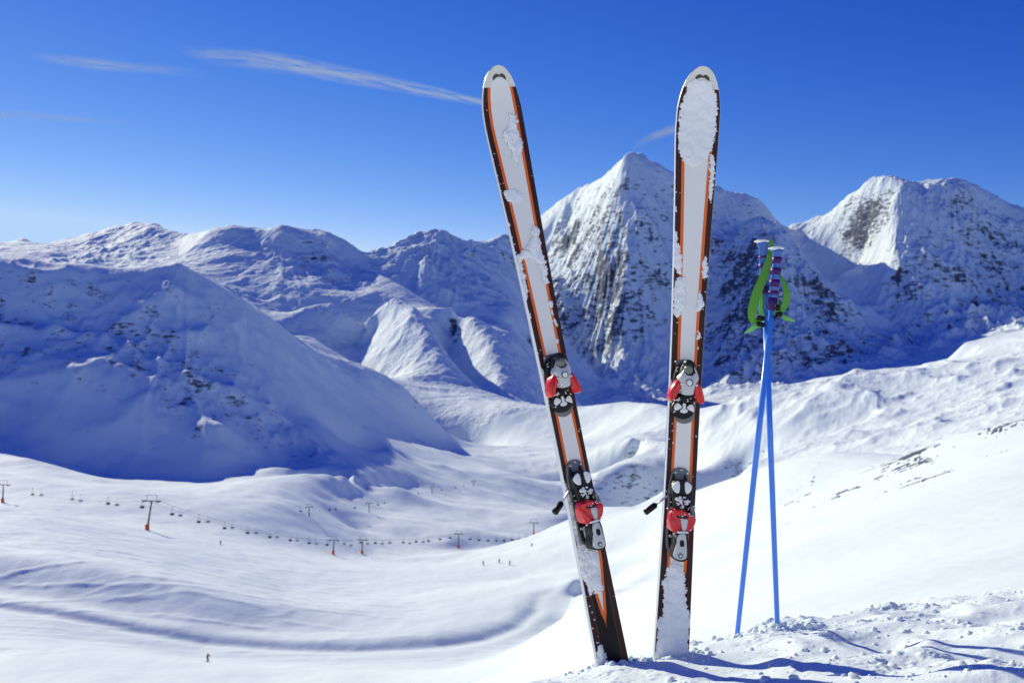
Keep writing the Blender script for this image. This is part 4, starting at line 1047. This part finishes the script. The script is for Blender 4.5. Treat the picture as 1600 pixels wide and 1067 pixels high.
SPAN = [((-50, 4), 'left of the pylon at the picture edge'), ((4, 230), 'right of the pylon at the left picture edge'), ((230, 520), 'right of the tallest lift pylon'), ((520, 566), 'between the close pair of pylons'), ((566, 717), 'right of the close pair of pylons'), ((717, 834), 'between the midway pylon and the small pylon by the ski'), ((834, 1000), 'between the last small pylon and the leaning ski')]
dark = [(50,773),(112,780.5),(168,787.5),(221,793),(268,804),(309.6,816),(350,825.6),(386,833),(421,839.6),(453,844.6),(482.4,849),(510.6,851.6),(563,848),(586,848.6),(608.6,848.4),(629.6,848),(650,846.6),(669,845.4),(687,843),(703,840.6),(734,842.6),(748,844),(762,845),(775,845),(787.4,845),(799.6,844),(810.6,843),(822.4,840),(843,841),(853,843),(862,845),(871,845)]
pale = [(64,774),(125,783),(181.6,789.6),(281,806),(324,816),(362.4,825),(399.4,833),(432.4,839.6),(463.6,845),(493.6,850),(537.4,850),(548,852.6),(574,850),(597,850),(640,849.4),(661,847),(880,845)]
cnt = {}
def chairs(lst, me, word, w_):
    for px, py in lst:
        Yc = Yline(px) + (4 if me is ch_l else 0)
        o = bpy.data.objects.new('lift_chair', me); C.objects.link(o)
        o.location = at(px, py, Yc); o.rotation_euler = (0, 0, R(-35 if me is ch_d else -28))
        for (a, b), t in SPAN:
            if a <= px < b:
                cnt[(word, t)] = cnt.get((word, t), -1) + 1
                tag(o, word + ' lift chair, ' + ORD[cnt[(word, t)]] + ' ' + t, 'lift chair', 'chairs hanging from the lift')
chairs(dark, ch_d, 'dark', 0); chairs(pale, ch_l, 'pale snow-dusted', 0)
ch_f = chair_mesh(m_rope, m_rope, 1.6)
for i, (px, py, t) in enumerate([(470, 797, 'just left of its left end pylon'), (515, 795, 'first right of its left end pylon'), (524.5, 794, 'second right of its left end pylon'), (554.5, 792, 'just left of its second pylon'), (591, 787, 'just right of its second pylon'), (601, 784, 'second right of its second pylon'), (625, 778, 'midway between its second and third pylon'), (654, 769, 'just left of its third pylon'), (690, 764, 'first right of its third pylon'), (712, 760, 'second right of its third pylon'), (724, 758, 'just left of its highest pylon')]):
    o = bpy.data.objects.new('lift_chair', ch_f); C.objects.link(o)
    Yc = float(np.interp(px, [p[0].x / p[0].y * FP + CX for p in FARP], [p[0].y for p in FARP]))
    o.location = at(px, py + 2, Yc); o.rotation_euler = (0, 0, R(20))
    tag(o, 'tiny chair of the far upper lift, ' + t, 'lift chair', 'chairs of the far upper lift')

# skiers
def skin_body(name, joints, edges, m, parent=None, sub=1):
    me = bpy.data.meshes.new(name); me.from_pydata([j[:3] for j in joints], edges, []); me.materials.append(m)
    o = link(name, me, parent)
    sk = o.modifiers.new('skin', 'SKIN'); sk.use_smooth_shade = True
    for i, j in enumerate(joints):
        v = me.skin_vertices[0].data[i]; v.radius = (j[3], j[3]); v.use_root = (i == 0)
    ss = o.modifiers.new('sub', 'SUBSURF'); ss.levels = sub; ss.render_levels = sub
    return o
def skier(px, py, Yr, lab, jacket, trousers, helmet, rz=0):
    b = hit(px, py, *Yr)
    root = empty('person', b); root.rotation_euler = (0, 0, rz); tag(root, lab, 'person', 'skiers on the slopes')
    mj = mat('ski_jacket', jacket, .7); mt = mat('ski_trousers', trousers, .7); mh = mat('ski_helmet', helmet, .35); ms = mat('skin_tone', (.5, .28, .2), .6)
    # whole figure one skinned surface: pelvis, spine, neck, head, arms, legs
    J = [(0,0,.86,.15),(0,-.05,1.08,.15),(0,-.12,1.30,.17),(0,-.15,1.45,.07),(0,-.18,1.60,.105),
         (.19,-.12,1.36,.075),(.30,-.24,1.14,.06),(.26,-.46,1.04,.045),(.25,-.54,1.02,.045),
         (-.19,-.12,1.36,.075),(-.30,-.24,1.14,.06),(-.26,-.46,1.04,.045),(-.25,-.54,1.02,.045),
         (.12,-.03,.78,.11),(.15,-.20,.50,.085),(.15,-.04,.14,.075),(.15,-.16,.06,.06),
         (-.12,-.03,.78,.11),(-.15,-.20,.50,.085),(-.15,-.04,.14,.075),(-.15,-.16,.06,.06)]
    E = [(0,1),(1,2),(2,3),(3,4),(2,5),(5,6),(6,7),(7,8),(2,9),(9,10),(10,11),(11,12),(0,13),(13,14),(14,15),(15,16),(0,17),(17,18),(18,19),(19,20)]
    body = skin_body('body', J, E, mt, root)
    jk = skin_body('jacket', [(0,0,.84,.18),(0,-.05,1.08,.18),(0,-.12,1.32,.195),(.19,-.12,1.36,.10),(.30,-.24,1.14,.08),(.27,-.42,1.06,.06),(-.19,-.12,1.36,.10),(-.30,-.24,1.14,.08),(-.27,-.42,1.06,.06)], [(0,1),(1,2),(2,3),(3,4),(4,5),(2,6),(6,7),(7,8)], mj, root)
    bm = bmesh.new(); bmesh.ops.create_uvsphere(bm, u_segments=14, v_segments=10, radius=.135, matrix=Matrix.Translation((0, -.165, 1.655)))
    obj('helmet', bm, mh, root)
    bm = bmesh.new(); bmesh.ops.create_uvsphere(bm, u_segments=10, v_segments=8, radius=.085, matrix=Matrix.Translation((0, -.235, 1.59)))
    obj('face', bm, ms, root)
    for s_ in (-1, 1):
        bm = bmesh.new()
        for k in range(12): pass
        tube_bm(bm, [(s_ * .15, .72, .02), (s_ * .15, -.75, .02), (s_ * .15, -.92, .07)], [.035, .035, .02], 6)
        for v in bm.verts: v.co.z = .02 + (v.co.z - .02) * .5
        obj('ski', bm, m_steel, root)
        bm = bmesh.new(); tube_bm(bm, [(s_ * .25, -.54, 1.03), (s_ * .48, .05, .02)], .012, 6); obj('pole', bm, m_steel, root)
    return root
skier(324, 1034, (120, 260), 'skier in an orange-topped dark suit gliding alone down the near piste at lower left', (.05, .045, .05), (.03, .03, .04), (.75, .25, .06), R(60))
skier(344.5, 851, (250, 600), 'lone distant skier below the descending row of dark chairs', (.05, .055, .07), (.04, .04, .05), (.1, .1, .1), R(30))
skier(755.5, 883, (300, 700), 'left one of three tiny skiers on the open snow left of the leaning ski', (.30, .16, .12), (.06, .06, .08), (.1, .1, .1), R(-30))
skier(780, 880, (300, 700), 'middle one of three tiny skiers on the open snow left of the leaning ski', (.05, .05, .07), (.04, .04, .05), (.1, .1, .1), R(10))
skier(796, 883, (300, 700), 'right one of three tiny skiers on the open snow left of the leaning ski', (.14, .15, .20), (.10, .10, .12), (.2, .2, .2), R(40))
skier(831, 866, (400, 900), 'tiny skier just below the small pylon beside the leaning ski', (.04, .05, .06), (.04, .04, .05), (.1, .1, .1), R(0))

# ------------------------------------------------------------------ thin high clouds, veils of falling ice crystals 18 km off
mc = bpy.data.materials.new('cirrus'); mc.use_nodes = True
nt = mc.node_tree; nt.nodes.clear(); L_ = nt.links
out = nt.nodes.new('ShaderNodeOutputMaterial'); tr = nt.nodes.new('ShaderNodeBsdfTransparent'); di = nt.nodes.new('ShaderNodeBsdfDiffuse'); tl = nt.nodes.new('ShaderNodeBsdfTranslucent')
di.inputs[0].default_value = (.74, .86, 1, 1); tl.inputs[0].default_value = (.74, .86, 1, 1)
m1 = nt.nodes.new('ShaderNodeMixShader'); m1.inputs[0].default_value = .7; L_.new(di.outputs[0], m1.inputs[1]); L_.new(tl.outputs[0], m1.inputs[2])
aa = nt.nodes.new('ShaderNodeAttribute'); aa.attribute_name = 'across'; al = nt.nodes.new('ShaderNodeAttribute'); al.attribute_name = 'along'
cb_ = nt.nodes.new('ShaderNodeCombineXYZ'); L_.new(al.outputs['Fac'], cb_.inputs[0]); L_.new(aa.outputs['Fac'], cb_.inputs[1])
mp = nt.nodes.new('ShaderNodeMapping'); mp.inputs['Scale'].default_value = (.6, 1.3, 1); L_.new(cb_.outputs[0], mp.inputs[0])
nz = nt.nodes.new('ShaderNodeTexNoise'); nz.inputs['Scale'].default_value = 1.6; nz.inputs['Detail'].default_value = 6; nz.inputs['Roughness'].default_value = .52; nz.inputs['Distortion'].default_value = .5
L_.new(mp.outputs[0], nz.inputs['Vector'])
r1 = nt.nodes.new('ShaderNodeMapRange'); r1.interpolation_type = 'SMOOTHSTEP'; r1.inputs[1].default_value = .22; r1.inputs[2].default_value = .64; L_.new(nz.outputs[0], r1.inputs[0])
de = nt.nodes.new('ShaderNodeAttribute'); de.attribute_name = 'veil'
mu = nt.nodes.new('ShaderNodeMath'); mu.operation = 'MULTIPLY'; L_.new(r1.outputs[0], mu.inputs[0]); L_.new(de.outputs['Fac'], mu.inputs[1])
m2 = nt.nodes.new('ShaderNodeMixShader'); L_.new(mu.outputs[0], m2.inputs[0]); L_.new(tr.outputs[0], m2.inputs[1]); L_.new(m1.outputs[0], m2.inputs[2]); L_.new(m2.outputs[0], out.inputs['Surface'])
def cirrus(lab, pts, dens, seed):
    dens = min(1, dens * 1.35)
    """pts: (px, py, half width px, density)"""
    P = np.array(pts, float); n = 90; m = 15
    t = np.linspace(0, 1, n) * (len(P) - 1)
    I = [np.interp(t, np.arange(len(P)), P[:, k]) for k in range(4)]
    a = np.linspace(-1, 1, m); co = []; ac = []; alg = []; dn = []
    dist = np.concatenate([[0], np.cumsum(np.hypot(np.diff(I[0]), np.diff(I[1])))])
    for i in range(n):
        for k in range(m):
            py = I[1][i] + a[k] * I[2][i]; px = I[0][i] + a[k] * I[2][i] * .25
            Yk = 18000.0 + 2.0 * (px - 400) - a[k] * I[2][i] * 9
            co.append(((px - CX) / FP * Yk, Yk, (CY - py) / FP * Yk))
            ac.append(a[k] * I[2][i] / 14 + seed * 9); alg.append(dist[i] / 60 + seed * 17); dn.append(max(0, 1 - a[k] ** 2) ** 1.5 * I[3][i] * dens)
    co = np.array(co); c0 = co.mean(0)
    o = mesh_np('cirrus_cloud', co - c0, grid_quads(n, m), mc, attrs={'across': ac, 'along': alg, 'veil': dn}); o.location = c0
    tag(o, lab, 'cloud', 'wisps of high cloud'); return o
cirrus('long thin white cloud streak slanting down to the upper part of the leaning ski', [(270,76,8,0),(320,86,16,.45),(400,94,20,.8),(470,104,19,1),(540,118,17,.9),(620,133,14,.8),(690,147,11,1),(750,160,8,.9),(800,170,6,0)], .62, 1)
cirrus('faint short wisp of cloud in the upper left, left of the long streak', [(30,82,8,0),(90,93,12,.5),(150,101,12,.9),(210,106,10,.7),(270,110,9,.45),(330,118,8,0)], .5, 2)
cirrus('faint flat wisp of cloud low at the left edge of the sky', [(-80,172,9,.5),(0,179,9,.7),(60,182,9,.7),(130,187,8,.6),(215,193,6,0)], .5, 3)
cirrus('small wisp of cloud above the pyramid peak, ending behind the upright ski', [(985,236,3,0),(1000,226,7,.7),(1020,214,9,.9),(1045,204,9,.9),(1075,196,8,.6),(1100,190,6,0)], .6, 4)
